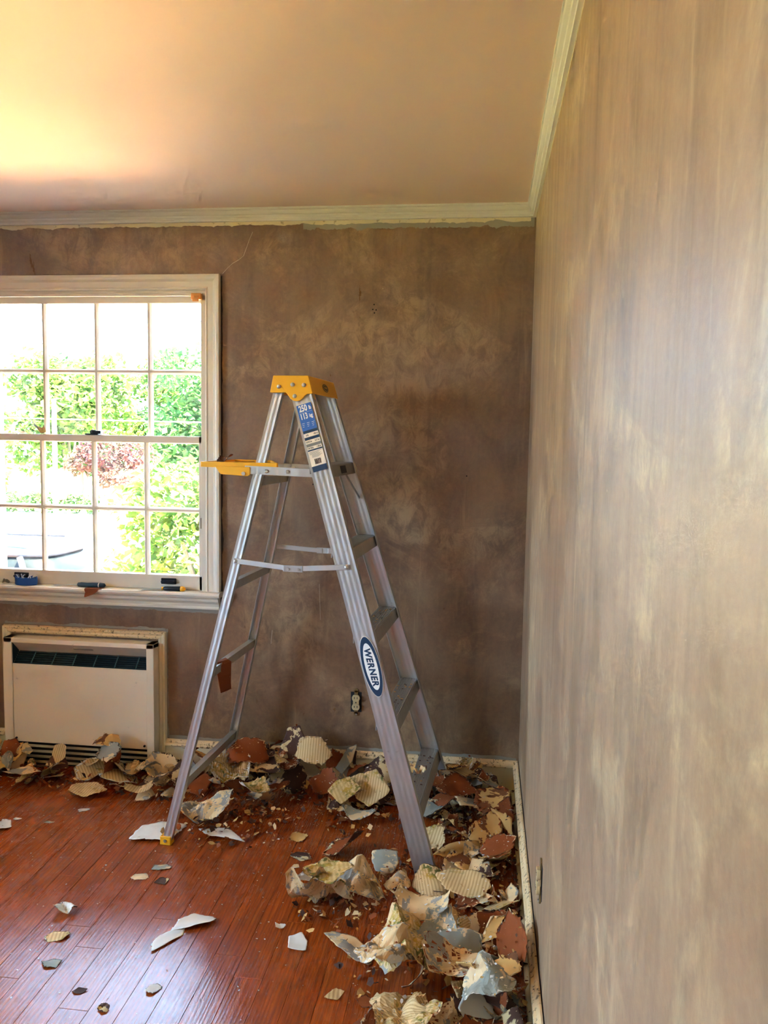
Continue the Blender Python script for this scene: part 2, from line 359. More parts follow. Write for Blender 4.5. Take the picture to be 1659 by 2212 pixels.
# jamb lining with stops
m = MB()
for s in (-1, 1):
    a, b = sorted((s * .525, s * .507)); m.box(a, b, -.004, .122, .80, 2.115)
    a, b = sorted((s * .525, s * .497)); m.box(a, b, -.006, .002, .80, 2.115)
m.box(-.525, .525, -.004, .122, 2.100, 2.115).box(-.507, .507, -.008, .006, 2.088, 2.100).box(-.507, .507, .0, .122, .795, .815)
m.build('jamb', T, win, bevel=.0015)
MB().box(-.60, -.502, .12, .14, .75, 2.16).build('outer_casing', MAT['sash_ext'], win)
MB().box(.502, .60, .12, .14, .75, 2.16).build('outer_casing', MAT['sash_ext'], win)
MB().box(-.60, .60, .12, .14, 2.09, 2.16).build('outer_casing', MAT['sash_ext'], win)
MB().box(-.60, .60, .10, .18, .76, .80).build('outer_sill', MAT['sash_ext'], win)
# stool and apron
st = [(-.03, .0), (.050, .0), (.056, -.004), (.058, -.011), (.055, -.018), (.050, -.021), (-.03, -.021)]
MB().sweep(st, (-.592, 0, .822), (.592, 0, .822), (0, -1, 0), (0, 0, 1)).build('stool', T, win)
ap = [(0, 0), (.046, 0), (.046, -.004), (.036, -.010), (.034, -.022), (.022, -.034), (.020, -.046), (.024, -.052), (.024, -.058), (0, -.060)]
MB().sweep(ap, (-.580, 0, .802), (.580, 0, .802), (0, -1, 0), (0, 0, 1)).build('apron', T, win, smooth=False)
def sash(y, z0, z1, gz0, gz1, half, gl, zm, name):
    f = MB()
    for s in (-1, 1):
        a, b = sorted((s * half, s * gl)); f.box(a, b, y - .017, y + .017, z0, z1)
    f.box(-half, half, y - .017, y + .017, z0, gz0).box(-half, half, y - .017, y + .017, gz1, z1)
    o = f.build(name, T, win, bevel=.003)
    mp = [(-.011, -.004), (-.0045, -.016), (.0045, -.016), (.011, -.004), (.011, .004), (.0045, .013), (-.0045, .013), (-.011, .004)]
    for k in (-1, 0, 1):
        MB().sweep(mp, (k * gl / 2, y, gz0), (k * gl / 2, y, gz1), (1, 0, 0), (0, 1, 0)).build('muntin', T, o)
    for k in range(4):
        xa = -gl + k * gl / 2 + (.004 if k else 0); xb = -gl + (k + 1) * gl / 2 - (.004 if k < 3 else 0)
        MB().sweep(mp, (xa, y, zm), (xb, y, zm), (0, 0, 1), (0, 1, 0)).build('muntin', T, o)
        for za, zc in ((gz0, zm), (zm, gz1)):
            MB().box(xa, xb, y + .002, y + .005, za, zc).build('pane', GL, o)
    return o
us = sash(.060, 1.462, 2.100, 1.486, 2.066, .507, .488, 1.773, 'upper_sash')
ls = sash(.016, .822, 1.494, .886, 1.464, .507, .483, 1.172, 'lower_sash')
m = MB().box(-.030, .030, -.010, .030, 1.494, 1.500).box(-.012, .038, .0, .022, 1.500, 1.512); m.cyl((0, .01, 1.50), (0, .01, 1.516), .011)
m.build('sash_lock', MAT['dark_hw'], win, bevel=.002)
for x in (-.345, .345):
    l = MB().box(x - .034, x + .034, -.006, .001, .846, .872); l.sweep([(0, 0), (.016, .004), (.018, .010), (0, .014)], (x - .030, -.004, .850), (x + .030, -.004, .850), (0, -1, 0), (0, 0, 1))
    l.build('sash_lift', MAT['dark_hw'], win, bevel=.002)
m = MB().box(.462, .505, -.030, -.004, 2.070, 2.096).box(.470, .498, -.036, -.03, 2.060, 2.086); m.cyl((.478, -.04, 2.08), (.478, -.03, 2.08), .006)
m.build('blind_bracket', MAT['bracket'], win, bevel=.003)

# windows added out of view, left wall and behind the camera, for more daylight
for k, (wx, wy, rz, hw) in enumerate([(XL, cy, 0, hw) for cy, hw in LW] + [(cx, YB, PI / 2, hw) for cx, hw in RW]):
    w = empty('window_%d' % (k + 2), (wx, wy, 0), rz, kind='structure')
    for s in (-1, 1):
        MB().box(0, .02, s * hw - .035 * (1 - s) , s * hw + .035 * (1 + s), .66, 2.27).build('casing', T, w)
    MB().box(0, .02, -hw - .07, hw + .07, 2.2, 2.27).build('casing', T, w)
    MB().box(-.02, .06, -hw - .08, hw + .08, .66, .70).build('stool', T, w)
    f = MB()
    for a, b, c, d in ((-hw, -hw + .05, .7, 2.2), (hw - .05, hw, .7, 2.2), (-hw, hw, .7, .76), (-hw, hw, 1.43, 1.47), (-hw, hw, 2.15, 2.2)): f.box(-.08, -.05, a, b, c, d)
    f = f.build('sash', T, w)
    for y in (-.35, 0, .35): MB().box(-.075, -.055, y - .01, y + .01, .76, 2.15).build('muntin', T, f)
    MB().box(-.067, -.064, -hw + .05, hw - .05, .76, 2.15).build('pane', GL, f)

# ------------------------------------------------------------------ wall heater
hc = -1.939
ht = empty('wall_heater', (hc, 0, 0), 0, 'cream enamel wall convector heater with louvred base under the window', 'heater')
HE = MAT['heater']; hw = .351; yf = -.066
m = MB()
m.box(-hw, -hw + .040, yf, 0, 0, .587).box(hw - .034, hw, yf, 0, 0, .587).box(-hw, hw, yf, 0, .566, .587)
m.build('cabinet_frame', HE, ht, bevel=.002)
tp = [(0, 0), (0, .012), (.008, .018), (.016, .014), (.024, .020), (.032, .020), (.034, 0)]
MB().sweep(tp, (hw, 0, 0), (hw, 0, .598), (1, 0, 0), (0, -1, 0), 0, 1).build('trim_moulding', MAT['base'], ht)
MB().sweep(tp, (-hw, 0, .598), (hw, 0, .598), (0, 0, 1), (0, -1, 0), 1, 1).build('trim_moulding', MAT['cap'], ht)
MB().sweep(tp, (-hw, 0, 0), (-hw, 0, .598), (-1, 0, 0), (0, -1, 0), 0, 1).build('trim_moulding', MAT['base'], ht)
xi0, xi1 = -hw + .040, hw - .034
fp = MB().box(xi0 + .001, xi1 - .001, yf + .004, yf + .008, .112, .470).build('front_panel', HE, ht, bevel=.001)
for x, z in ((xi0 + .012, .128), (xi1 - .012, .128)):
    MB().cyl((x, yf + .004, z), (x, yf - .001, z), .005, n=10).build('screw', MAT['black'], fp)
yb_, zb2 = -.010, .516
MB().loft([(xi0, yf + .004, .566), (xi1, yf + .004, .566), (xi1, yf + .006, .570), (xi0, yf + .006, .570)], [(xi0, yb_, zb2), (xi1, yb_, zb2), (xi1, yb_ + .003, zb2 + .003), (xi0, yb_ + .003, zb2 + .003)]).build('deflector_plate', plain('heater_inner_plate', lin(206, 190, 166), .5), ht)
for x in (xi0, xi1 - .002):
    MB().poly([(x, yf + .006, .566), (x, yb_, zb2), (x, yf + .006, .466)], (.002, 0, 0)).build('side_plate', MAT['teal_dark'], ht)
MB().poly([(xi0, yf + .010, .462), (xi0, yb_, zb2 - .008), (xi0, yb_, zb2 - .010), (xi0, yf + .010, .459)], (xi1 - xi0, 0, 0)).build('grille_tray', MAT['black'], ht)
for k in range(6):
    t_ = (k + .5) / 6; y = yf + .010 + (yb_ - yf - .012) * t_; z = .468 + (zb2 - .470) * t_
    MB().bar((xi0 + .003, y, z), (xi1 - .003, y, z), .0035, .006, (0, -.6, .8)).build('grille_bar', MAT['teal_dark'], ht)
td = plain('teal_divider', lin(66, 98, 98), .5)
for k in range(6):
    x = xi0 + .085 + k * .098
    MB().bar((x, yf + .009, .472), (x, yb_ - .002, zb2 - .001), .004, .004, (0, -.6, .8)).build('grille_divider', td, ht)
MB().bar((-.03, -.044, .545), (.062, -.044, .545), .004, .014, (0, -.75, .65)).build('latch', MAT['grey_caulk'], ht, bevel=.002)
for k in range(4):
    z = .090 - k * .024
    MB().sweep([(0, 0), (.010, .012), (.012, .012), (.003, -.003), (0, -.003)], (xi0, yf + .014, z), (xi1, yf + .014, z), (0, -1, 0), (0, 0, 1)).build('louvre_slat', HE, ht)
MB().box(xi0, xi1, yf + .030, yf + .034, .0, .112).build('louvre_backing', MAT['black'], ht)

# ------------------------------------------------------------------ bare duplex outlets
def outlet(name, loc, rz, label):
    r = empty(name, loc, rz, label, 'outlet', None)
    MB().box(-.0235, .0235, -.0012, .0, -.044, .044).build('wall_box', MAT['black'], r)
    y = MB().box(-.008, .008, -.005, -.001, -.050, .050).cyl((0, -.001, .052), (0, -.005, .052), .009).cyl((0, -.001, -.052), (0, -.005, -.052), .009).build('mounting_yoke', MAT['brass'], r)
    for z in (-.042, .042): pass
    for z in (-.0195, .0195):
        pts = []
        for i in range(20):
            a = 2 * PI * i / 20; pts.append((.0172 * math.cos(a), -.014, z + max(-.0138, min(.0138, .0172 * math.sin(a)))))
        f = MB().poly(pts, (0, .010, 0)).build('socket_face', MAT['bakelite'], r, bevel=.0012)
        for x in (-.0062, .0062): MB().box(x - .0013, x + .0013, -.0146, -.0135, z - .003, z + .006).build('slot', MAT['black'], f)
    MB().box(-.013, .013, -.010, -.003, -.010, .010).build('socket_body', MAT['bakelite'], r)
    MB().cyl((0, -.010, 0), (0, -.0115, 0), .0028, n=8).build('screw', MAT['black'], r)
    MB().cyl((.002, -.005, -.053), (.002, -.009, -.053), .004, n=8).build('screw', MAT['steel'], r)
outlet('wall_outlet', (-.7005, 0, .362), 0, 'bare ivory duplex outlet without cover plate on the brown window wall')
outlet('wall_outlet', (0, -1.352, .372), -PI / 2, 'bare ivory duplex outlet without cover plate on the long right wall')

# ------------------------------------------------------------------ stepladder (local x = towards the step side, y = across the steps)
LAD = empty('step_ladder', (-.7953, -.3867, 0), -math.radians(3.43), 'open aluminium stepladder with yellow top cap and paint shelf', 'ladder')
AL, A2, YE = MAT['alu'], MAT['alu2'], MAT['yellow']
KS = .080
def fy(s, z): return s * (.312 - KS * z)          # outer face of the step-side rails
def ry(s, z): return s * (.291 - KS * z)          # outer face of the back rails
def fxc(z): return .4795 - .3015 * z
def rxc(z): return -.4890 + .2285 * z
def channel(hw, fl, t, nr, rh):
    """horizontal section of a fluted channel: list of (u, inward v)"""
    out = []; N = nr * 8
    for i in range(N + 1):
        u = -hw + 2 * hw * i / N; out.append((u, rh * (0.5 - 0.5 * math.cos(2 * PI * nr * i / N)) * (1 if 0 < i < N else 0)))
    inn = [(hw, fl), (hw - t * .8, fl)]
    for i in range(N, -1, -1):
        u = (-hw + t) + 2 * (hw - t) * i / N; inn.append((u, t + rh * (0.5 - 0.5 * math.cos(2 * PI * nr * i / N))))
    inn += [(-hw + t * .8, fl), (-hw, fl)]
    return out + inn
def rail(name, prof, xc, yo, s, z0, z1, mat):
    return MB().loft([(xc(z0) + u, yo(s, z0) - s * v, z0) for u, v in prof], [(xc(z1) + u, yo(s, z1) - s * v, z1) for u, v in prof]).build(name, mat, LAD)
pf = channel(.0380, .027, .0022, 4, .0006); pr = channel(.0172, .024, .0018, 2, .0006)
fr_ = {}; rr_ = {}
for s in (-1, 1):
    fr_[s] = rail('front_rail', pf, fxc, fy, s, .008, 1.672, AL)
    rr_[s] = rail('rear_rail', pr, rxc, ry, s, .012, 1.668, AL)
    x0 = rxc(.0); y0 = ry(s, 0)
    MB().box(x0 - .021, x0 + .021, min(y0 - s * -.003, y0 - s * .030), max(y0 - s * -.003, y0 - s * .030), 0, .032).build('foot_pad', YE, rr_[s], bevel=.003)
    MB().cyl((x0, y0 + s * .003, .017), (x0, y0 + s * .006, .017), .006).build('rivet', MAT['steel'], rr_[s])
    x0 = fxc(.0); y0 = fy(s, 0)
    MB().box(x0 - .041, x0 + .041, min(y0 + s * .002, y0 - s * .032), max(y0 + s * .002, y0 - s * .032), 0, .020).build('foot_pad', MAT['darklabel'], fr_[s], bevel=.003)
# steps: grooved tread with front and back lips
def step(z):
    w0 = fy(-1, z) + .003; w1 = -w0; xa, xb = fxc(z) - .037, fxc(z) + .031
    prof = [(xa, -.034), (xa, -.002), (xa + .002, 0)]
    n = 9
    for i in range(n):
        u0 = xa + .006 + (xb - xa - .012) * i / n; du = (xb - xa - .012) / n
        prof += [(u0, 0), (u0 + du * .55, 0), (u0 + du * .6, -.0018), (u0 + du * .95, -.0018)]
    prof += [(xb - .004, 0), (xb, -.003), (xb + .010, -.044), (xb + .006, -.046), (xb + .003, -.044), (xb - .005, -.006), (xa + .003, -.006), (xa + .003, -.034)]
    return MB().loft([(x, w0, z + d) for x, d in prof], [(x, w1, z + d) for x, d in prof]).build('step', A2, LAD)
ZS = [.2225, .523, .8205, 1.114, 1.405]
steps = [step(z) for z in ZS]
# warning label on the front lip of the top step
z = 1.385; xl = fxc(1.405) + .031 + .0062
lb = MB().loft([(xl - .0040, -.03, 1.396), (xl - .0040, .055, 1.396), (xl - .0034, .055, 1.396), (xl - .0034, -.03, 1.396)],
               [(xl + .0030, -.03, 1.368), (xl + .0030, .055, 1.368), (xl + .0036, .055, 1.368), (xl + .0036, -.03, 1.368)]).build('warning_label', MAT['darklabel'], steps[4])
# rear horizontals
for z in (.222, .637, .960, 1.338):
    a = ry(-1, z) + .004; x = rxc(z)
    prof = [(-.012, -.016), (-.012, .014), (.012, .014), (.012, -.016), (.009, -.016), (.009, .011), (-.009, .011), (-.009, -.016)]
    MB().loft([(x + u, a, z + d) for u, d in prof], [(x + u, -a, z + d) for u, d in prof]).build('rear_crossbar', A2, LAD)
# diagonal braces at the foot of both sides
for s in (-1, 1):
    MB().bar((rxc(.215), s * .18, .212), (rxc(.075), ry(s, .07) - s * .006, .070), .012, .003, (1, 0, 0)).build('brace', A2, LAD)
    MB().bar((fxc(.19) + .02, s * .20, .190), (fxc(.05) + .01, fy(s, .05) - s * .006, .050), .014, .003, (1, 0, 0)).build('brace', A2, LAD)
    MB().bar((fxc(1.37), s * .125, 1.372), (fxc(1.26) + .014, fy(s, 1.26) - s * .006, 1.262), .012, .003, (1, 0, 0)).build('brace', A2, LAD)
# spreaders: two flat arms and a hinge plate on each side
for s in (-1, 1):
    zr, zf = 1.052, 1.052; yr = ry(s, zr) + s * .004; yff = fy(s, zf) + s * .004
    xr, xf, xm = rxc(zr) + .0, fxc(zf) + .004, -.030
    if s < 0: hz = 1.036
    else: hz = 1.040
    ym = yr + (yff - yr) * (xm - xr) / (xf - xr)
    MB().bar((xr - .008, yr, zr + .001), (xm - .012, ym, hz), .003, .019, (0, 0, 1)).build('spreader_arm', AL, LAD, bevel=.0015)
    MB().bar((xm + .012, ym, hz), (xf + .010, yff, zf), .003, .019, (0, 0, 1)).build('spreader_arm', AL, LAD, bevel=.0015)
    hp = MB().bar((xm - .036, ym + s * .003, hz), (xm + .036, ym + s * .003, hz), .003, .024, (0, 0, 1)).build('spreader_hinge', MAT['alu2'], LAD, bevel=.002)
    for dx in (-.018, .018): MB().cyl((xm + dx, ym + s * .003, hz - .002), (xm + dx, ym + s * .008, hz - .002), .0055).build('rivet', MAT['steel'], hp)
    for x, y, zz in ((xr, yr, zr), (xf, yff, zf)): MB().lathe((x, y, zz), (0, s, 0), [(.0075, .001), (.0075, .003), (.005, .006), (.001, .007)], 12).build('rivet', MAT['steel'], LAD)
# yellow top cap: hollow moulding, lobed end skirts
cxa, cxb, chy = -.120, .008, .182
cap = MB()
cap.box(cxa, cxb, -chy, chy, 1.705, 1.715)
cap.loft([(cxa, -chy, 1.715), (cxa, chy, 1.715), (cxa + .004, chy, 1.715), (cxa + .004, -chy, 1.715)], [(cxa - .010, -chy - .004, 1.655), (cxa - .010, chy + .004, 1.655), (cxa - .006, chy + .004, 1.655), (cxa - .006, -chy - .004, 1.655)])
cap.loft([(cxb - .004, -chy, 1.715), (cxb - .004, chy, 1.715), (cxb, chy, 1.715), (cxb, -chy, 1.715)], [(cxb + .014, -chy - .004, 1.652), (cxb + .014, chy + .004, 1.652), (cxb + .018, chy + .004, 1.652), (cxb + .018, -chy - .004, 1.652)])
for s in (-1, 1):
    low = [(-.130, 1.655), (-.072, 1.655), (-.068, 1.652), (-.062, 1.644), (-.055, 1.634), (-.046, 1.628), (-.034, 1.625), (-.020, 1.627), (-.010, 1.634), (-.002, 1.644), (.006, 1.650), (.018, 1.652), (.026, 1.652)]
    pts = [(cxa, s * chy, 1.715)] + [(x, s * (chy + .006), z) for x, z in low] + [(cxb, s * chy, 1.715)]
    cap.poly(pts, (0, -s * .004, 0))
cap = cap.build('top_cap', YE, LAD, bevel=.002)
for s in (-1, 1):
    for x, z in ((-.097, 1.676), (-.047, 1.683), (-.006, 1.682), (-.039, 1.643)):
        MB().lathe((x, s * (chy + .004), z), (0, s, 0), [(.0075, 0), (.0075, .003), (.0045, .005), (.001, .0055)], 14).build('rivet', MAT['steel'], cap)
# ---- lettering
def text_mesh(txt, size, sx=1.0, bold=0.0, shear=0.0, space=1.0):
    c = bpy.data.curves.new('lettering', 'FONT'); c.body = txt; c.size = size; c.align_x = 'CENTER'; c.align_y = 'CENTER'; c.offset = bold; c.shear = shear; c.space_character = space; c.resolution_u = 3
    o = bpy.data.objects.new('lettering', c); COL.objects.link(o)
    dg = bpy.context.evaluated_depsgraph_get(); me = bpy.data.meshes.new_from_object(o.evaluated_get(dg))
    bpy.data.objects.remove(o); bpy.data.curves.remove(c)
    for v in me.vertices: v.co.x *= sx
    return me
def put(me, name, mat, parent, O, X, Y):
    X, Y = Vector(X), Vector(Y); O = Vector(O)
    for v in me.vertices: v.co = O + X * v.co.x + Y * v.co.y
    me.materials.clear(); me.materials.append(mat); me.update()
    o = bpy.data.objects.new(name, me); COL.objects.link(o); o.parent = parent; return o
# frame on the outer web of the camera-side step rail
NR = fr_[-1]
def web(z, off=.0016): return Vector((fxc(z), fy(-1, z) - off, z))
ax = (web(0) - web(1)).normalized()          # down the rail
nx = Vector((0, -1, -KS)).normalized(); sx_ = ax.cross(nx).normalized() * -1
if sx_.x < 0: sx_ = -sx_
upv = -ax
def ellipse(name, mat, parent, O, a, b, X, Y, n=40):
    return MB().poly([O + X * (a * math.cos(2 * PI * i / n)) + Y * (b * math.sin(2 * PI * i / n)) for i in range(n)], nx * .0003).build(name, mat, parent)
lz = .712; lo = web(lz)
e = ellipse('logo_decal', MAT['white_print'], NR, lo, .0325, .1080, sx_, upv)
ellipse('decal_rim', MAT['navy'], e, lo + nx * .0004, .0308, .1060, sx_, upv)
ellipse('decal_field', MAT['white_print'], e, lo + nx * .0008, .0218, .0830, sx_, upv)
put(text_mesh('WERNER', .031, .98, .0013, .22, 1.14), 'lettering', MAT['navy'], e, lo + nx * .0013 + sx_ * -.001, ax, sx_)
# capacity sticker
def wrect(name, mat, parent, zc, u0, u1, l0, l1, lift):
    O = web(zc) + nx * lift
    return MB().poly([O + sx_ * u0 + upv * l0, O + sx_ * u1 + upv * l0, O + sx_ * u1 + upv * l1, O + sx_ * u0 + upv * l1], nx * .0003).build(name, mat, parent)
zc = 1.500; SW = .0275
skr = wrect('capacity_sticker', MAT['cream_print'], NR, zc, -SW, SW, -.121, .121, 0)
wrect('sticker_panel', MAT['blue_print'], skr, zc, -SW, SW, .028, .121, .0004)
for a, b, mt in ((.018, .028, 'navy'), (-.006, .004, 'navy'), (-.030, -.020, 'grey_print'), (-.046, -.041, 'navy'), (-.121, -.101, 'navy')):
    wrect('sticker_band', MAT[mt], skr, zc, -SW, SW, a, b, .0004)
def st_text(t, size, u, l, sx, mat='white_print', bold=.0006):
    put(text_mesh(t, size, sx, bold), 'lettering', MAT[mat], skr, web(zc) + nx * .0010 + sx_ * u + upv * l, sx_, upv)
st_text('250', .031, -.006, .106, .66, bold=.0010); st_text('lb', .019, .0195, .104, .6, bold=.0007)
st_text('113', .029, -.009, .078, .66, bold=.0010); st_text('kg', .019, .0165, .076, .7, bold=.0007)
wrect('sticker_rule', MAT['white_print'], skr, zc, -.024, .024, .0915, .0920, .0008)
for k in range(3):
    for q in range(3): wrect('sticker_rule', MAT['white_print'], skr, zc, -.023 + k * .018, -.023 + k * .018 + .010 - q * .002, .054 - q * .006 - k * .001, .0552 - q * .006 - k * .001, .0008)
for l, a, b in ((.011, '6 ft', '1.83 m'), (-.013, '10 ft 5 in', '3.17 m'), (-.0355, '3 ft 10 in', '1.18 m')):
    st_text(a, .0085, -.015, l, .72, 'ink', .0003); st_text(b, .0085, .016, l, .72, 'ink', .0003)
for k in range(8):
    wrect('sticker_rule', MAT['grey_print'], skr, zc, -.024 + (.007 if k > 3 else 0), .022 - (k * 7 % 5) * .003, -.050 - k * .0028, -.0490 - k * .0028, .0008)
for k in range(11):
    u = -.012 + k * .0022; wrect('barcode_bar', MAT['ink'], skr, zc, u, u + (.0007 if k % 3 else .0013), -.095, -.076, .0008)
# emblem on the front skirt of the cap
ce = Vector((cxb + .0095, .02, 1.683)); cn = Vector((.063, 0, .018)).normalized(); cu = Vector((-.018, 0, .063)).normalized(); cy_ = Vector((0, 1, 0))
def cell(name, mat, a, b, lift, parent):
    return MB().poly([ce + cn * lift + cy_ * (a * math.cos(2 * PI * i / 28)) + cu * (b * math.sin(2 * PI * i / 28)) for i in range(28)], cn * .0004).build(name, mat, parent)
em = cell('emblem', MAT['ink'], .040, .0155, .0, cap); cell('emblem_rim', YE, .034, .0120, .0006, em); cell('emblem_field', MAT['ink'], .031, .0105, .0012, em)
put(text_mesh('WERNER', .0115, 1.0, .0003), 'lettering', YE, em, ce + cn * .0020, cy_, cu)
# shelf: yellow paint tray on two folding arms
tray = MB()
tray.poly([(-.392, -.178, 1.390), (-.105, -.178, 1.390), (-.110, -.150, 1.390), (-.215, .120, 1.390), (-.235, .150, 1.390), (-.392, .150, 1.390)], (0, 0, .007))
tray.box(-.392, -.105, -.180, -.172, 1.386, 1.406).box(-.392, -.235, .146, .154, 1.386, 1.406).box(-.395, -.386, -.180, .154, 1.386, 1.406)
tray.bar((-.106, -.176, 1.396), (-.237, .15, 1.396), .008, .020)
for k in range(3): tray.box(-.36 + k * .045, -.35 + k * .045, -.172, .146, 1.396, 1.400)
tray = tray.build('shelf_tray', YE, LAD, bevel=.002)
for s, y in ((-1, -.186), (1, .160)):
    MB().poly([(-.338, y, 1.392), (-.316, y, 1.362), (-.214, y, 1.357), (-.205, y, 1.362), (-.205, y, 1.390)], (0, .006, 0)).build('shelf_bracket', YE, tray, bevel=.0015)
    MB().cyl((-.228, y - .004, 1.366), (-.228, y + .008, 1.366), .007).build('rivet', MAT['steel'], tray)
    yy = y + (.006 if s < 0 else 0)
    MB().bar((-.225, yy, 1.380), (.085, yy, 1.372), .004, .030, (0, 0, 1)).build('shelf_arm', AL, LAD, bevel=.001)
    for x in (-.143, -.065): MB().lathe((x, yy - .002, 1.376), (0, -1, 0), [(.007, 0), (.007, .003), (.004, .005)], 12).build('rivet', MAT['steel'], LAD)

# ------------------------------------------------------------------ outdoors
GZ = -1.78
def ground_mat(name, a, b, sc):
    g = G(name); p = g.pos(); return g.set(Base__Color=g.mix(g.noise(p, sc, 5, .6), a, b), Roughness=.9, Specular__IOR__Level=.1)
yard = ground_mat('clipped_lawn', lin(120, 116, 70), lin(100, 106, 58), 1.2)
tag(MB().box(-70, 30, -30, 17.5, GZ - .3, GZ).build('ground', yard), kind='structure')
tag(MB().box(-70, 30, 17.5, 27, GZ - .3, GZ + .01).build('road', ground_mat('sunlit_road', lin(206, 198, 184), lin(196, 188, 176), 3)), kind='structure')
tag(MB().box(-70, 30, 27, 90, GZ - .3, GZ).build('far_lawn', ground_mat('far_grass', lin(120, 140, 80), lin(140, 150, 92), .8)), kind='structure')
tag(MB().box(-12, 1.5, 2.5, 13, GZ, GZ + .03).build('driveway', ground_mat('tan_bounce_gravel', lin(238, 182, 136), lin(226, 172, 128), 2)), kind='structure')  # added bounce surface: extent and peach tone set to light the ceiling
def leaf_mat(name, a, b, tl=.45):
    g = G(name); n = g.noise(g.pos(), 1.7, 4, .6)
    c = g.mix(g.ramp(n, (.35, 0.0), (.65, 1.0)), a, b)
    d = g.n('ShaderNodeBsdfDiffuse', Color=c); t = g.n('ShaderNodeBsdfTranslucent', Color=c)
    m = g.n('ShaderNodeMixShader', Fac=tl, i1=d.outputs[0], i2=t.outputs[0])
    g.nt.links.new(m.outputs[0], g.out.inputs['Surface']); return g.mat
LM = {'yellow': leaf_mat('spring_leaves', lin(82, 96, 44), lin(48, 76, 28)), 'green': leaf_mat('green_leaves', lin(36, 66, 34), lin(60, 84, 44)),
      'blue': leaf_mat('bluish_leaves', lin(42, 70, 60), lin(60, 86, 72)), 'red': leaf_mat('plum_leaves', lin(74, 46, 50), lin(58, 50, 40)), 'hedge': leaf_mat('hedge_leaves', lin(56, 78, 46), lin(72, 96, 54))}
BARK = plain('grey_bark', lin(96, 84, 72), .9)
def tree(name, x, y, blobs, n, size, mat, label, cat='tree', trunk=.12, group=None):
    r = empty(name, (x, y, GZ), 0, label, cat, group)
    rn = random.Random(hash((round(x, 2), round(y, 2))) & 0xffff)
    vs, fs = [], []
    tot = sum(b[3] ** 2 for b in blobs)
    for bx, by, bz, br in blobs:
        for _ in range(int(n * br * br / tot)):
            v = Vector((rn.gauss(0, 1), rn.gauss(0, 1), rn.gauss(0, 1))).normalized()
            rr = br * rn.uniform(.55, 1.0) * (1 + .28 * noise.noise(v * 2.2 + Vector((bx, by, bz))))
            c = Vector((bx, by, bz)) + Vector((v.x * rr, v.y * rr, v.z * rr * .85))
            e = Euler((rn.uniform(-1, 1), rn.uniform(-1, 1), rn.uniform(0, 6.3))).to_matrix(); s = size * rn.uniform(.6, 1.3)
            q = [e @ Vector(p) * s + c for p in ((-.5, 0, 0), (0, -.3, .06), (.5, 0, 0), (0, .3, .06))]
            b = len(vs); vs += q; fs.append((b, b + 1, b + 2, b + 3))
    me = bpy.data.meshes.new('foliage'); me.from_pydata(vs, [], fs); me.materials.append(mat); me.update()
    o = bpy.data.objects.new('foliage', me); COL.objects.link(o); o.parent = r; o['kind'] = 'stuff'
    t = MB(); top = max(b[2] for b in blobs)
    t.cyl((0, 0, 0), (blobs[0][0] * .3, blobs[0][1] * .3, top * .6), trunk, trunk * .5, 8)
    for bx, by, bz, br in blobs: t.cyl((0, 0, top * .28), (bx, by, bz), trunk * .45, trunk * .12, 6)
    t.build('trunk', BARK, r)
    return r
def blobs(seed, n, rx, rz, z0, r0, r1):
    q = random.Random(seed); return [(q.uniform(-rx, rx), q.uniform(-rx, rx), z0 + q.uniform(0, rz), q.uniform(r0, r1)) for _ in range(n)]
tree('shade_tree', -3.05, 5.2, [(-.1, 0, 2.0, 1.0), (-.75, .2, 1.45, .75), (.5, 0, 2.4, .9), (-.45, -.3, 2.55, .62), (.3, .2, 1.2, .8), (-.2, .2, .95, .7), (.9, .1, 1.7, .8)], 9000, .12, LM['yellow'], 'bright yellow-green leafy tree just outside the window')
tree('plum_tree', -9.0, 14.5, [(0, 0, 2.9, .55), (.7, .3, 2.8, .5), (-.5, 0, 2.6, .4), (.3, 0, 2.3, .4)], 2200, .12, LM['red'], 'small plum-red tree beyond the driveway')
for k, (x, y, mt, sd, hh) in enumerate([(-25.5, 31, 'green', 3, 5.6), (-18.6, 31, 'yellow', 4, 5.3), (-11.8, 31, 'green', 5, 5.0), (-22, 38.5, 'green', 9, 6.2), (-15.2, 38.5, 'green', 8, 6.0), (-4.6, 31, 'green', 12, 6), (3, 31, 'yellow', 13, 6), (-25.6, 46, 'green', 17, 6.6), (-29.5, 39, 'yellow', 18, 6.2), (-20.5, 46, 'yellow', 19, 7.0)]):
    tree('roadside_tree', x, y, blobs(sd, 12, 1.55, hh - 1.0, 1.8, 1.2, 1.6), 5200, .36, LM[mt], 'broad %s tree in the row across the road' % ('deep green' if mt == 'green' else 'pale yellow-green'), group='trees across the road, ' + mt)
tree('tall_tree', -13.4, 47, blobs(31, 10, 2.4, 6.4, 3.4, 1.7, 2.3), 4200, .5, LM['blue'], 'tall bluish-green tree rising above the row across the road', trunk=.25)
tree('yard_tree', -13.2, 15.0, blobs(41, 7, 1.2, 2.0, 1.9, .7, 1.1), 3400, .26, LM['yellow'], 'light green round tree on the far side of the driveway')
tree('side_tree', -12, -2.5, blobs(51, 8, 1.8, 3.0, 2.0, 1.0, 1.6), 3000, .4, LM['green'], 'green tree in the side yard by the house')
hd = MB(); tree('hedge', -19, 27.8, [(k * .9 - 5, 0, .45, .5) for k in range(10)], 4200, .2, LM['hedge'], 'low dark clipped hedge along the far side of the road', 'hedge', .03)
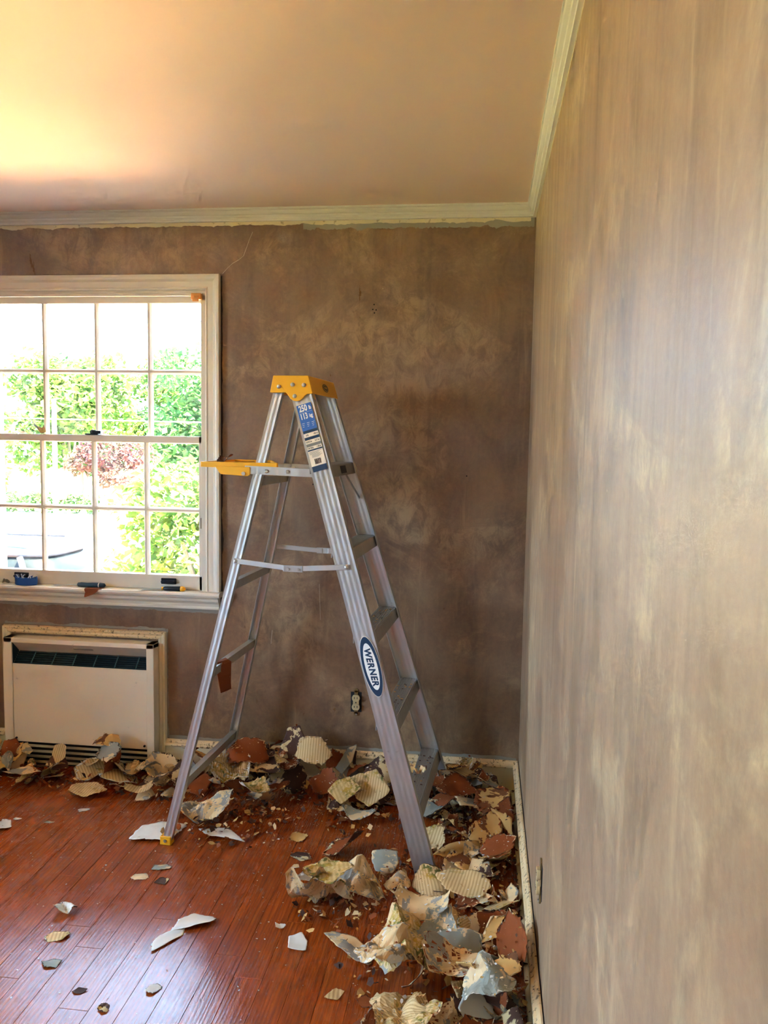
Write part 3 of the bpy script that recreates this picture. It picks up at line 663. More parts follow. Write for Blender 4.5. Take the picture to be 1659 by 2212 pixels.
# utility pole, wires and the orange thing on the post
po = empty('utility_pole', (-8.2, 11.0, GZ), 0, 'pale utility pole standing behind the parked car', 'pole')
MB().cyl((0, 0, 0), (0, 0, 3.9), .05, .04, 12).build('shaft', plain('pale_pole_paint', lin(216, 210, 200), .7), po)
MB().lathe((.1, -.05, 2.02), (0, 0, 1), [(.02, 0), (.13, .02), (.14, .1), (.08, .2), (.02, .23)], 14).build('orange_float', plain('orange_plastic', lin(232, 130, 56), .5), po)
for k, (z0, z1) in enumerate(((3.5, 3.1), (2.05, 1.72))):
    m = MB(); pts = [(-22 + i * 2.0, 11.2, z0 + (z1 - z0) * i / 11 - .10 * math.sin(PI * i / 11)) for i in range(12)]
    for a, b in zip(pts, pts[1:]): m.cyl(a, b, .012, n=6)
    tag(m.build('overhead_wire', plain('wire_black_%d' % k, lin(60, 64, 70), .6)), ('upper' if k == 0 else 'lower') + ' overhead wire crossing the yard in front of the trees', 'wire')
# parked car (only its roof and glass reach above the sill)
car = empty('parked_car', (-7.15, 7.6, GZ), 0, 'dark parked car with roof rails beyond the window sill', 'car')
CP = plain('dark_car_paint', lin(24, 28, 36), .6, 0, .06); CG = plain('dark_car_glass', lin(13, 17, 18), .3, 0, .06)
def ring(hx, hy, z, ox=0):
    q = []
    for i in range(24):
        a = 2 * PI * i / 24; c, s = math.cos(a), math.sin(a); q.append((ox + hx * math.copysign(abs(c) ** .45, c), hy * math.copysign(abs(s) ** .45, s), z))
    return q
MB().loftn([ring(2.15, .80, .32), ring(2.25, .88, .55), ring(2.25, .90, .85), ring(2.12, .86, 1.02), ring(1.9, .80, 1.06)]).build('body', CP, car, smooth=True)
MB().loftn([ring(1.62, .79, 1.04, -.25), ring(1.36, .68, 1.58, -.30)]).build('greenhouse_glass', CG, car, smooth=True)
MB().loftn([ring(1.40, .70, 1.57, -.30), ring(1.34, .67, 1.64, -.30), ring(1.05, .52, 1.69, -.30)]).build('roof_panel', CP, car, smooth=True)
for x in (-1.62, -.62, .35, 1.05):
    for s in (-1, 1): MB().bar((x * .98 - .2 + .1, s * .80, 1.04), (x * .84 - .25 + .06, s * .695, 1.58), .05, .07, (1, 0, 0)).build('pillar', CP, car)
for s in (-1, 1): MB().bar((-1.3, s * .52, 1.72), (.7, s * .52, 1.72), .03, .03).build('roof_rail', MAT['dark_hw'], car)
for x in (-1.35, 1.35):
    for s in (-1, 1): MB().cyl((x, s * .70, .33), (x, s * .90, .33), .33, n=20).build('wheel', MAT['black'], car)

# ------------------------------------------------------------------ wallpaper scraps
def paper(name, base, alt, kind):
    g = G(name); uv = g.uvc(); rd = g.rand()
    off = g.n('ShaderNodeCombineXYZ', X=g.math('MULTIPLY', rd, 5.0), Y=g.math('MULTIPLY', rd, 9.0)).outputs[0]
    v = g.n('ShaderNodeVectorMath', _operation='ADD', i0=uv, i1=off).outputs[0]
    n = g.noise(v, 14, 5, .6); col = g.mix(n, base, tuple(x * .8 for x in base[:3]) + (1,))
    if kind in ('stripe', 'floral'):
        w = g.n('ShaderNodeTexWave', _wave_type='BANDS', _bands_direction='X', Vector=v, Scale=28.0 if kind == 'stripe' else 22.0, Distortion=.6, Detail=1.0).outputs['Fac']
        col = g.mix(g.math('MULTIPLY', g.ramp(w, (.45, 0.0), (.62, 1.0)), .62), col, alt)
        fl = g.math('MULTIPLY', g.ramp(g.noise(v, 8, 2, .5), (.52, 0.0) if kind == 'stripe' else (.36, 0.0), (.6, 1.0) if kind == 'stripe' else (.46, 1.0)), g.ramp(g.noise(v, 60, 3, .6), (.45, 0.0), (.55, 1.0)))
        col = g.mix(fl, col, g.mix(g.ramp(g.noise(v, 26, 2), (.4, 0.0), (.6, 1.0)), lin(104, 104, 48), lin(186, 146, 52)))
        col = g.mix(g.math('MULTIPLY', g.ramp(g.noise(g.mapv(v, (1, 1, 1), (3, 3, 0)), 40, 2), (.66, 0.0), (.7, 1.0)), g.ramp(g.noise(v, 8, 2, .5), (.5, 0.0), (.6, .8))), col, lin(104, 128, 118))
    elif kind == 'layer':        # face layer half torn off, ragged islands of the other colour
        f = g.ramp(g.noise(v, 11, 6, .62, .5), (.535, 0.0), (.55, 1.0)); col = g.mix(f, col, alt)
    elif kind == 'speck':
        f = g.ramp(g.noise(v, 120, 3, .6), (.68, 0.0), (.72, .8)); col = g.mix(f, col, alt)
    g.bump(n, .15, .002)
    return g.set(Base__Color=col, Roughness=.72, Specular__IOR__Level=.25)
PM = {
 'stripe': paper('striped_cream_paper', lin(224, 190, 134), lin(170, 130, 76), 'stripe'),
 'floral': paper('floral_paper', lin(222, 186, 124), lin(186, 148, 86), 'floral'),
 'cream': paper('torn_cream_paper', lin(226, 188, 134), lin(150, 140, 124), 'layer'),
 'tan': paper('tan_paper', lin(220, 170, 98), lin(120, 70, 36), 'layer'),
 'grey': paper('blue_grey_paper', lin(152, 150, 134), lin(212, 184, 140), 'layer'),
 'white': paper('white_paper', lin(226, 220, 206), lin(196, 186, 166), 'speck'),
 'rust': paper('rust_brown_backing', lin(138, 66, 22), lin(220, 190, 140), 'speck'),
 'dark': paper('dark_brown_backing', lin(84, 54, 40), lin(206, 178, 128), 'layer'),
}
def scrap_mesh(seed, w, h, front, back, curl=0.0, crump=0.0, rip=.004, n=14, jag=.16, thick=.0007, axis=None, pts=None):
    q = random.Random(seed); sd = seed * 1.37
    NA = 180; kv = q.choice((4, 5, 5, 6, 7)); ph0 = q.uniform(0, 6.28)
    pv = []
    for i in range(kv):
        t = ph0 + 2 * PI * (i + q.uniform(-.28, .28)) / kv; rr0 = q.uniform(.80, 1.30); pv.append((rr0 * math.cos(t), rr0 * math.sin(t)))
    R = []
    for i in range(NA):
        t = 2 * PI * i / NA; c, s = math.cos(t), math.sin(t); best = .5
        for (x1, y1), (x2, y2) in zip(pv, pv[1:] + pv[:1]):
            ex, ey = x2 - x1, y2 - y1; den = c * ey - s * ex
            if abs(den) < 1e-9: continue
            tt = (x1 * ey - y1 * ex) / den; uu = (x1 * s - y1 * c) / den
            if tt > 0 and -1e-6 <= uu <= 1 + 1e-6: best = tt; break
        R.append(best)
    V = []; UVc = []
    ang = q.uniform(0, PI) if axis is None else axis; ca, sa = math.cos(ang), math.sin(ang)
    cr = []
    for _ in range(9):
        t = q.uniform(0, 2 * PI); cr.append((math.cos(t), math.sin(t), q.uniform(-.35, .35) * max(w, h) * .5, q.uniform(.4, 1.0) * q.choice((-1, 1))))
    big = max(w, h) / 2
    for j in range(n + 1):
        for i in range(n + 1):
            u, v = 2 * i / n - 1, 2 * j / n - 1
            rho = max(abs(u), abs(v))
            if rho > 1e-6:
                a = math.atan2(v, u)
                rr = rho * R[int(((a / (2 * PI)) % 1) * NA) % NA]
                if rho > .99: rr *= 1 - jag * (.6 + 1.0 * noise.noise(Vector((u * 3.5 + sd, v * 3.5, sd)))) - jag * .9 * q.random()
                x, y = rr * math.cos(a) * w / 2, rr * math.sin(a) * h / 2
            else: x = y = 0.0
            UVc.append((x, y))
            z = rip * (noise.noise(Vector((x * 14, y * 14, sd))) + .5 * noise.noise(Vector((x * 40, y * 40, sd))))
            if not crump:
                for cx, cy, c0, am in cr[:3]: z += .10 * am * abs(cx * x + cy * y - c0)
            if crump:
                for cx, cy, c0, am in cr: z += crump * am * .33 * abs(cx * x + cy * y - c0)
                rd_ = Vector((x * 11, y * 11, sd + 2)); z += crump * .030 * (abs(noise.noise(rd_)) * 2 - .5) + crump * .014 * abs(noise.noise(rd_ * 2.7))
                sh = 1 - .28 * min(1, crump); x = x * sh + crump * .016 * noise.noise(rd_ + Vector((9, 0, 0))); y = y * sh + crump * .016 * noise.noise(rd_ + Vector((0, 9, 0)))
            if curl:
                s_ = ca * x + sa * y; t_ = -sa * x + ca * y
                kk = curl * (1 + .4 * t_ / big); th = s_ * kk
                if abs(kk) > 1e-5: s2, z2 = math.sin(th) / kk, (1 - math.cos(th)) / kk
                else: s2, z2 = s_, 0
                s2 -= z * math.sin(th); z = z2 + z * math.cos(th)
                x, y = ca * s2 - sa * t_, sa * s2 + ca * t_
            V.append(Vector((x, y, z)))
    m = n + 1
    F = [(j * m + i, j * m + i + 1, (j + 1) * m + i + 1, (j + 1) * m + i) for j in range(n) for i in range(n)]
    N = [Vector((0, 0, 0)) for _ in V]
    for f in F:
        nn = (V[f[1]] - V[f[0]]).cross(V[f[3]] - V[f[0]])
        for k in f: N[k] += nn
    lowv = [v - (nn.normalized() if nn.length > 0 else Vector((0, 0, 1))) * thick for v, nn in zip(V, N)]
    K = len(V); faces = list(F) + [tuple(K + k for k in reversed(f)) for f in F]
    bd = [(0, i) for i in range(n)] + [(j, n) for j in range(n)] + [(n, i) for i in range(n, 0, -1)] + [(j, 0) for j in range(n, 0, -1)]
    idx = [j * m + i for j, i in bd]
    rim = [(idx[(k + 1) % len(idx)], idx[k], K + idx[k], K + idx[(k + 1) % len(idx)]) for k in range(len(idx))]
    faces += rim
    me = bpy.data.meshes.new('wallpaper_scrap'); me.from_pydata([tuple(v) for v in V + lowv], [], faces)
    me.materials.append(PM[front]); me.materials.append(PM[back])
    mi = [0] * len(F) + [1] * len(F) + [0] * len(rim); me.polygons.foreach_set('material_index', mi)
    if not crump: me.polygons.foreach_set('use_smooth', [True] * len(faces))
    ul = me.uv_layers.new(name='UVMap'); uvv = UVc + UVc
    for lp in me.loops: ul.data[lp.index].uv = uvv[lp.vertex_index]
    me.update(); return me
# heap surface that every scrap is laid on
CS = .02; GX0, GY0, GNX, GNY = -2.75, -2.1, 140, 107
HM = [[0.0] * GNY for _ in range(GNX)]
def hidx(x, y): return min(GNX - 1, max(0, int((x - GX0) / CS))), min(GNY - 1, max(0, int((y - GY0) / CS)))
def lay(me, x, y, rot, name='wallpaper_scrap', pct=.80, grow=.6, scale=1.0, maxx=-.030, maxy=-.030, front_of_heater=True):
    o = bpy.data.objects.new(name, me); COL.objects.link(o); o.rotation_euler = rot; o.scale = (scale,) * 3
    M3 = Euler(rot).to_matrix() * 1.0
    P = [M3 @ v.co * scale for v in me.vertices]
    mx = max(p.x for p in P) + x; my = max(p.y for p in P) + y
    if mx > maxx: x -= mx - maxx
    if -2.34 < x < -1.54 and front_of_heater: maxy = min(maxy, -.075)
    if my > maxy: y -= my - maxy
    need = sorted(HM[hidx(p.x + x, p.y + y)[0]][hidx(p.x + x, p.y + y)[1]] - p.z for p in P)
    z = max(need[int((len(need) - 1) * pct)], -min(p.z for p in P) + .0006)
    o.location = (x, y, z)
    for p in P:
        a, b = hidx(p.x + x, p.y + y); t = p.z + z
        if t > HM[a][b]: HM[a][b] += (t - HM[a][b]) * grow
    return o
FB = {'stripe': ['cream', 'rust', 'white'], 'floral': ['cream', 'white'], 'cream': ['rust', 'grey', 'dark'], 'tan': ['rust', 'cream'], 'grey': ['cream', 'dark'], 'white': ['stripe', 'grey'], 'rust': ['cream', 'dark'], 'dark': ['cream', 'tan']}
ADJ = {'stripe': 'cream striped', 'floral': 'yellow-green floral', 'cream': 'ragged cream', 'tan': 'tan torn', 'grey': 'blue-grey', 'white': 'white', 'rust': 'rust-brown', 'dark': 'dark brown'}
ADJ = {k: v for k, v in ADJ.items()}
LIB = {}; FORM = ['flat', 'curled', 'crumpled', 'curled', 'crumpled', 'flat', 'curled']
ks = 0
for kd in ADJ:
    LIB[kd] = []
    for i in range(7):
        ks += 1; q = random.Random(ks * 13)
        form = ['flat', 'curl', 'crump', 'curl', 'crump', 'flat', 'curl'][i]
        w = q.uniform(.10, .20); h = w * q.uniform(.55, 1.2)
        LIB[kd].append(scrap_mesh(ks, w, h, kd, FB[kd][i % len(FB[kd])], curl=q.uniform(6, 17) * q.choice((-1, 1)) if form == 'curl' else 0, crump=q.uniform(.5, 1.1) if form == 'crump' else 0, rip=.006 if form != 'flat' else .004, n=15, jag=.20))
# under-layer of shreds and crumbs in the heaps
def heap_density(x, y):
    d = 0.0
    d = max(d, 1.0 - max(0, (-y - .10)) / .26) if x > -2.6 else d                      # along the window wall
    d = max(d, (1.0 - max(0, (-x - .14)) / .22) * (1 if y > -2.0 else 0))              # along the right wall
    for cx, cy, r in ((-1.12, -.36, .30), (-.62, -.24, .26), (-.20, -.42, .34), (-.30, -1.18, .24), (-.58, -.95, .17), (-.33, -.80, .25), (-.22, -1.45, .25)):
        d = max(d, 1.15 - math.hypot(x - cx, y - cy) / r)
    return d
def crumbs(name, n, zone, kinds, smin, smax, label, lift, seed, jit=.02):
    q = random.Random(seed); vs = []; fs = []; mi = []; mats = [PM[k] for k in kinds]; c = 0; tries = 0
    while c < n and tries < n * 30:
        tries += 1
        x = q.uniform(*zone[0]); y = q.uniform(*zone[1]); d = zone[2](x, y)
        if q.random() > d: continue
        if -2.34 < x < -1.54 and y > -.085: continue
        a, b = hidx(x, y); z = HM[a][b] + q.uniform(.001, jit) * lift + .0012
        s = q.uniform(smin, smax); e = Euler((q.gauss(0, .5) * min(1, lift * 1.3), q.gauss(0, .5) * min(1, lift * 1.3), q.uniform(0, 6.3))).to_matrix()
        k = q.randint(4, 6); ph = q.random() * 6.3; ring_ = []
        for i in range(k):
            rr = s * q.uniform(.35, 1.0); ring_.append(e @ Vector((rr * math.cos(ph + 2 * PI * i / k), rr * .7 * math.sin(ph + 2 * PI * i / k), q.uniform(-.12, .2) * s * lift)))
        lo = min(p.z for p in ring_); bb = len(vs); vs += [(min(p.x + x, -.004), min(p.y + y, -.004), p.z - min(0, lo + z - .001) + z) for p in ring_]; fs.append(tuple(range(bb, bb + k))); mi.append(q.randrange(len(mats))); c += 1
    me = bpy.data.meshes.new(name); me.from_pydata(vs, [], fs)
    for m_ in mats: me.materials.append(m_)
    me.polygons.foreach_set('material_index', mi); me.update()
    o = bpy.data.objects.new(name, me); COL.objects.link(o); tag(o, label, 'debris', None, 'stuff'); return o
crumbs('paper_crumbs', 3200, ((-2.6, -.02), (-1.75, -.02), lambda x, y: max(0, heap_density(x, y))), ['dark', 'rust', 'tan', 'cream', 'dark', 'rust'], .006, .026, 'fine brown paper shreds filling the bottom of the scrap heaps', .9, 5, .028)
# random pile scraps, laid from the bottom up
ZONES = [
 ('along the right wall', lambda q: (-abs(q.gauss(.02, .15)) - .03, q.uniform(-1.72, -.05)), 100, (('rust', 4), ('dark', 3), ('cream', 4), ('tan', 3), ('grey', 2), ('stripe', 2))),
 ('along the window wall behind the ladder', lambda q: (q.uniform(-1.52, -.10), -abs(q.gauss(.02, .15)) - .03), 105, (('rust', 4), ('cream', 4), ('dark', 3), ('stripe', 2), ('tan', 2), ('grey', 1))),
 ('on the floor before the heater', lambda q: (q.uniform(-2.5, -1.50), -.085 - abs(q.gauss(0, .08))), 42, (('cream', 3), ('tan', 3), ('dark', 3), ('stripe', 2), ('grey', 1))),
]
q = random.Random(99)
for zn, samp, cnt, mixk in ZONES:
    big_ = 1.25 if 'window wall' in zn else 1.12
    bag = [k for k, w in mixk for _ in range(w)]
    for i in range(cnt):
        x, y = samp(q); kd = q.choice(bag); me = q.choice(LIB[kd]); sc = q.uniform(.45, 1.05); sf = sc * big_
        o = lay(me, x, y, (q.gauss(.1, .5), q.gauss(0, .5), q.uniform(0, 6.28)) if q.random() < .75 else (q.gauss(0, .4) + PI, q.gauss(0, .3), q.uniform(0, 6.28)), scale=sf, pct=.72, grow=.55)
        fm = FORM[LIB[kd].index(me)]; sz = 'small' if sc < .62 else 'large' if sc > .85 else 'palm-sized'
        tag(o, '%s %s %s wallpaper scrap in the heap %s' % (sz, fm, ADJ[kd], zn), 'paper scrap', '%s %s %s scraps %s' % (sz, fm, ADJ[kd], zn))

# ------------------------------------------------------------------ single scraps that stand out
hs = [500]
def hero(x, y, w, h, front, back, label, rot=(0, 0, 0), group=None, scale=1.0, pct=.85, grow=.5, **k):
    hs[0] += 1
    me = scrap_mesh(hs[0], w, h, front, back, **k)
    o = lay(me, x, y, rot, scale=scale, pct=pct, grow=grow)
    return tag(o, label, 'paper scrap', group)
ON = 'lying alone on the open floor'
hero(-1.075, -1.175, .17, .060, 'white', 'stripe', 'long white pointed paper strip lying on the open red floor', (0, 0, 1.05), jag=.05, rip=.003, n=12)
hero(-1.020, -1.095, .13, .060, 'white', 'stripe', 'white half-rolled paper strip with striped inside on the open red floor', (0, 0, .55), curl=20, axis=PI / 2, jag=.06, rip=.003, n=12)
hero(-1.445, -1.102, .095, .07, 'white', 'dark', 'crumpled white scrap with a brown curled end ' + ON, (0, 0, .4), crump=.9)
hero(-1.397, -1.223, .085, .06, 'stripe', 'white', 'thin pale striped scrap ' + ON, (0, 0, .3), rip=.003)
hero(-1.357, -1.341, .065, .05, 'grey', 'dark', 'flat grey paint flake ' + ON, (0, 0, .2), rip=.003)
hero(-1.220, -1.439, .042, .026, 'dark', 'dark', 'tiny dark brown curled flake ' + ON, (0, 0, .3), curl=25)
hero(-1.119, -1.496, .058, .044, 'dark', 'rust', 'crumpled dark brown flake ' + ON, (0, 0, 2.0), crump=.8)
hero(-1.026, -1.401, .048, .040, 'white', 'grey', 'small pale flake with torn tail ' + ON, (0, 0, 1.0), rip=.003)
hero(-1.251, -.800, .080, .056, 'grey', 'cream', 'blue-grey flake with a cream torn spot on the floor near the yellow ladder foot', (0, 0, .3), rip=.003)
hero(-1.300, -.868, .064, .045, 'grey', 'white', 'blue-grey flake with a white torn rim on the floor near the yellow ladder foot', (0, 0, .1), rip=.003)
hero(-1.215, -.886, .070, .050, 'dark', 'dark', 'flat dark brown flake on the floor near the yellow ladder foot', (0, 0, .9), rip=.003)
hero(-1.355, -.560, .22, .17, 'white', 'grey', 'large white-grey sheet of wallpaper lying by the yellow ladder foot', (0, .03, .55), jag=.06, rip=.004, n=13)
hero(-1.100, -.560, .25, .085, 'white', 'cream', 'long cream paper tongue lying flat before the back heap', (0, 0, -.25), jag=.05, rip=.005, n=13)
hero(-.792, -.654, .100, .072, 'dark', 'cream', 'dark brown flake with cream torn edges on the floor under the ladder', (0, 0, .2), rip=.002)
hero(-.797, -.722, .044, .030, 'cream', 'white', 'small cream flake on the floor under the ladder', (0, 0, .6), rip=.002)
hero(-.730, -.727, .072, .052, 'floral', 'white', 'small flat yellow-green floral scrap on the floor under the ladder', (0, 0, -.35), rip=.002, jag=.05)
hero(-.831, -.522, .090, .065, 'tan', 'rust', 'tan and rust two-tone scrap on the floor under the ladder', (.1, .1, .3), curl=7)
hero(-.689, -1.143, .090, .070, 'white', 'cream', 'clean white flat scrap on the floor beside the crumpled clump', (0, 0, -.6), jag=.04, rip=.003)
hero(-.530, -1.150, .20, .090, 'cream', 'white', 'broad cream paper tongue sticking out from the crumpled clump', (0, 0, -.75), jag=.05, rip=.005, n=12)
hero(-.535, -1.351, .068, .056, 'stripe', 'cream', 'small striped scrap with a blue flower ' + ON, (0, 0, .1), jag=.08, rip=.004)
hero(-.450, -1.370, .085, .055, 'rust', 'dark', 'flat rust-brown scrap lying alone beside the right heap', (0, 0, -.2), rip=.003)
hero(-.759, -1.079, .045, .036, 'white', 'grey', 'white crumbling flake ' + ON, (0, 0, .8), crump=.5)
hero(-1.788, -.302, .17, .12, 'stripe', 'tan', 'tan ribbed scrap lying flat in front of the heater', (0, 0, -.1), jag=.10, rip=.008)
hero(-1.770, -.150, .17, .10, 'tan', 'cream', 'crumpled tan scrap against the heater louvres', (.1, 0, .2), crump=.7)
hero(-2.010, -.120, .085, .10, 'stripe', 'cream', 'striped scrap propped upright against the heater louvres', (1.1, 0, -.3), rip=.003, jag=.06)
hero(-1.960, -.611, .11, .08, 'white', 'grey', 'folded white scrap at the floor left of the tan ribbed scrap', (0, 0, 1.2), curl=12)
hero(-1.729, -.435, .055, .030, 'white', 'dark', 'small white and brown flake behind the tan ribbed scrap', (0, 0, .4), rip=.003)
hero(-1.809, -.555, .052, .026, 'grey', 'white', 'small grey and white flake ' + ON, (0, 0, .1), rip=.002)
hero(-1.943, -.548, .040, .022, 'white', 'white', 'small white flake ' + ON, (0, 0, .1), rip=.002)
hero(-1.560, -.303, .16, .10, 'stripe', 'dark', 'curled striped scrap with dark back between heater and ladder', (0, 0, .1), curl=14, axis=0.3, n=13)
hero(-2.100, -.260, .19, .10, 'cream', 'dark', 'long curled cream scrap on the floor before the heater', (0, .1, .35), curl=9, axis=1.2, n=13)
# upright and large pieces in the heap behind the ladder
hero(-1.165, -.245, .31, .25, 'stripe', 'white', 'big crumpled striped sheet with floral band in the heap behind the ladder', (.5, 0, .2), crump=1.0, n=20)
hero(-1.120, -.200, .22, .15, 'rust', 'cream', 'broad rust-brown sheet folded like wings in the heap behind the ladder', (.75, .1, .1), curl=-8, axis=0, n=13)
hero(-1.230, -.440, .28, .20, 'cream', 'grey', 'crumpled cream and grey scrap next to the yellow ladder foot', (.1, 0, .5), crump=.8, n=18)
hero(-1.060, -.330, .16, .11, 'floral', 'white', 'rolled floral scrap at the front of the back heap', (.2, 0, .6), curl=22, axis=.4, n=14)
hero(-.960, -.110, .10, .17, 'dark', 'tan', 'dark brown board-like strip leaning on the baseboard', (1.0, .15, -.1), jag=.03, rip=.002)
hero(-.860, -.140, .20, .17, 'stripe', 'cream', 'round-topped striped sheet leaning on the baseboard', (.85, 0, .1), curl=-5, axis=0, n=13)
hero(-.780, -.060, .11, .16, 'rust', 'grey', 'tall rust-brown scrap standing against the baseboard', (1.2, .2, .2), curl=8, axis=1.2)
hero(-.735, -.065, .07, .15, 'grey', 'cream', 'tall grey and cream scrap standing against the baseboard', (1.15, .5, .1), jag=.05, rip=.003)
hero(-.800, -.200, .16, .13, 'rust', 'dark', 'bent rust-brown scrap beneath the standing scraps', (.6, -.4, .7), curl=9, n=13)
hero(-.600, -.250, .16, .17, 'stripe', 'cream', 'squarish striped and floral sheet standing in the heap', (.9, 0, -.15), jag=.05, rip=.004, n=12)
hero(-.700, -.290, .13, .12, 'floral', 'stripe', 'bent floral panel beside the squarish striped sheet', (.7, -.5, .3), jag=.06, rip=.004)
hero(-.640, -.360, .20, .09, 'grey', 'white', 'grey-white tongue curling out of the back heap', (.1, 0, -.1), curl=8, axis=0, n=12)
# the crumpled clump in front of the ladder
CL = 'crumpled clump in front of the ladder'
hero(-.655, -.935, .36, .25, 'stripe', 'cream', 'large striped sheet forming the ' + CL, (.1, .1, .5), crump=1.1, n=22)
hero(-.555, -.890, .33, .18, 'cream', 'grey', 'long twisted cream strip on top of the ' + CL, (.2, 0, -.2), crump=1.0, n=20)
hero(-.620, -1.010, .18, .15, 'floral', 'cream', 'bright floral panel at the front of the ' + CL, (.25, 0, .3), curl=6, rip=.008)
hero(-.690, -.900, .22, .09, 'white', 'stripe', 'white rolled edge strip over the ' + CL, (.2, .3, .9), curl=18, axis=PI / 2, n=13)
hero(-.500, -.880, .12, .10, 'tan', 'dark', 'small tan twist at the end of the ' + CL, (.2, .2, 1.3), crump=.9)
# right-hand heap, nearest part
RH = 'in the right heap'
hero(-.345, -1.235, .36, .28, 'floral', 'cream', 'big crumpled floral sheet ' + RH, (.2, 0, .4), crump=1.05, n=22)
hero(-.270, -1.190, .20, .17, 'grey', 'cream', 'blue-grey folded panel ' + RH, (.35, -.2, .2), crump=.45, n=13)
hero(-.330, -1.100, .25, .10, 'cream', 'stripe', 'long arched cream strip across the top ' + RH, (.3, 0, -.2), curl=9, axis=0, n=14)
hero(-.200, -1.230, .19, .16, 'grey', 'cream', 'rounded grey and cream bowl-shaped sheet ' + RH, (.2, .2, .7), curl=-11, n=14, rip=.006)
hero(-.390, -1.330, .30, .19, 'cream', 'white', 'pale twisted cream sheet at the edge ' + RH, (.3, .1, .9), crump=1.0, n=20)
hero(-.210, -1.390, .24, .18, 'cream', 'rust', 'wide tan-cream sheet at the near end ' + RH, (.15, .1, .2), crump=.45, n=14)
hero(-.330, -1.480, .33, .25, 'stripe', 'cream', 'crumpled striped sheet at the near end ' + RH, (.2, .1, 1.2), crump=1.0, n=20)
hero(-.140, -1.500, .20, .17, 'grey', 'white', 'blue-grey crumpled sheet at the near end ' + RH, (.2, -.2, .4), crump=.6, n=14)
hero(-.080, -1.105, .15, .19, 'rust', 'dark', 'broad rust-brown leaf-shaped sheet leaning on the right baseboard', (.2, -.55, .5), curl=6, n=13)
hero(-.060, -1.290, .12, .24, 'rust', 'dark', 'tall rust-brown tongue leaning on the right baseboard', (.1, -.9, .15), curl=5, axis=0, n=13)
hero(-.085, -1.390, .11, .10, 'tan', 'cream', 'bright yellow-tan torn scrap by the right baseboard', (.3, -.5, .4), rip=.004)
hero(-.110, -1.180, .14, .08, 'tan', 'cream', 'frayed yellow-tan curl ' + RH, (.3, -.3, .9), curl=14, jag=.25)
# right heap beside the ladder
LF = 'beside the front ladder foot'
hero(-.480, -.730, .10, .09, 'grey', 'cream', 'square blue-grey scrap tilted up ' + LF, (.75, 0, .05), jag=.04, rip=.003)
hero(-.300, -.820, .21, .15, 'stripe', 'cream', 'big arched striped sheet ' + LF, (.5, 0, .3), curl=-11, axis=.2, n=15)
hero(-.200, -.830, .20, .15, 'stripe', 'white', 'flat ribbed striped sheet ' + LF, (.15, -.1, -.2), jag=.08, rip=.006, n=13)
hero(-.430, -.800, .14, .10, 'cream', 'grey', 'cream and grey torn scrap ' + LF, (.2, 0, .4), crump=.6)
hero(-.110, -.300, .18, .16, 'tan', 'rust', 'frayed tan sheet in the corner heap behind the ladder', (.35, -.35, .3), curl=6, jag=.3, n=14)
hero(-.125, -.520, .18, .18, 'tan', 'rust', 'big torn tan sheet showing brown backing near the right baseboard', (.55, -.25, .2), curl=7, jag=.25, n=14)
hero(-.260, -.260, .18, .14, 'rust', 'cream', 'broad rust-brown sheet between the ladder and the corner', (.3, 0, .1), curl=-5, n=13)
hero(-.050, -.380, .12, .17, 'rust', 'dark', 'dark rust sheet leaning in the right corner', (.2, -1.0, .2), rip=.004)
hero(-.075, -.680, .15, .13, 'rust', 'cream', 'rust-brown sheet speckled with crumbs by the right baseboard', (.2, -.4, .4), curl=6, n=13)
hero(-.190, -.640, .15, .12, 'cream', 'grey', 'crumpled pale cream scrap in the middle of the right heap', (.3, 0, 1.2), crump=.8, n=13)
hero(-.330, -.520, .15, .13, 'stripe', 'cream', 'striped scrap standing just behind the front ladder rail', (.8, .1, -.3), curl=6, n=12)
# fallen crumbs over everything
crumbs('paper_crumbs', 900, ((-1.0, -.02), (-1.75, -.02), lambda x, y: max(0, heap_density(x, y)) * .8), ['cream', 'tan', 'white', 'rust'], .003, .010, 'tiny pale crumbs sprinkled on top of the scrap heaps', .4, 15, .003)
crumbs('floor_flecks', 1500, ((-2.5, -.3), (-1.75, -.10), lambda x, y: .15 + .5 * max(0, 1 - abs(y + .5) / .6)), ['white', 'cream', 'tan', 'white', 'white'], .0016, .0055, 'tiny pale paint flecks scattered over the red wood floor', .05, 16, .001)

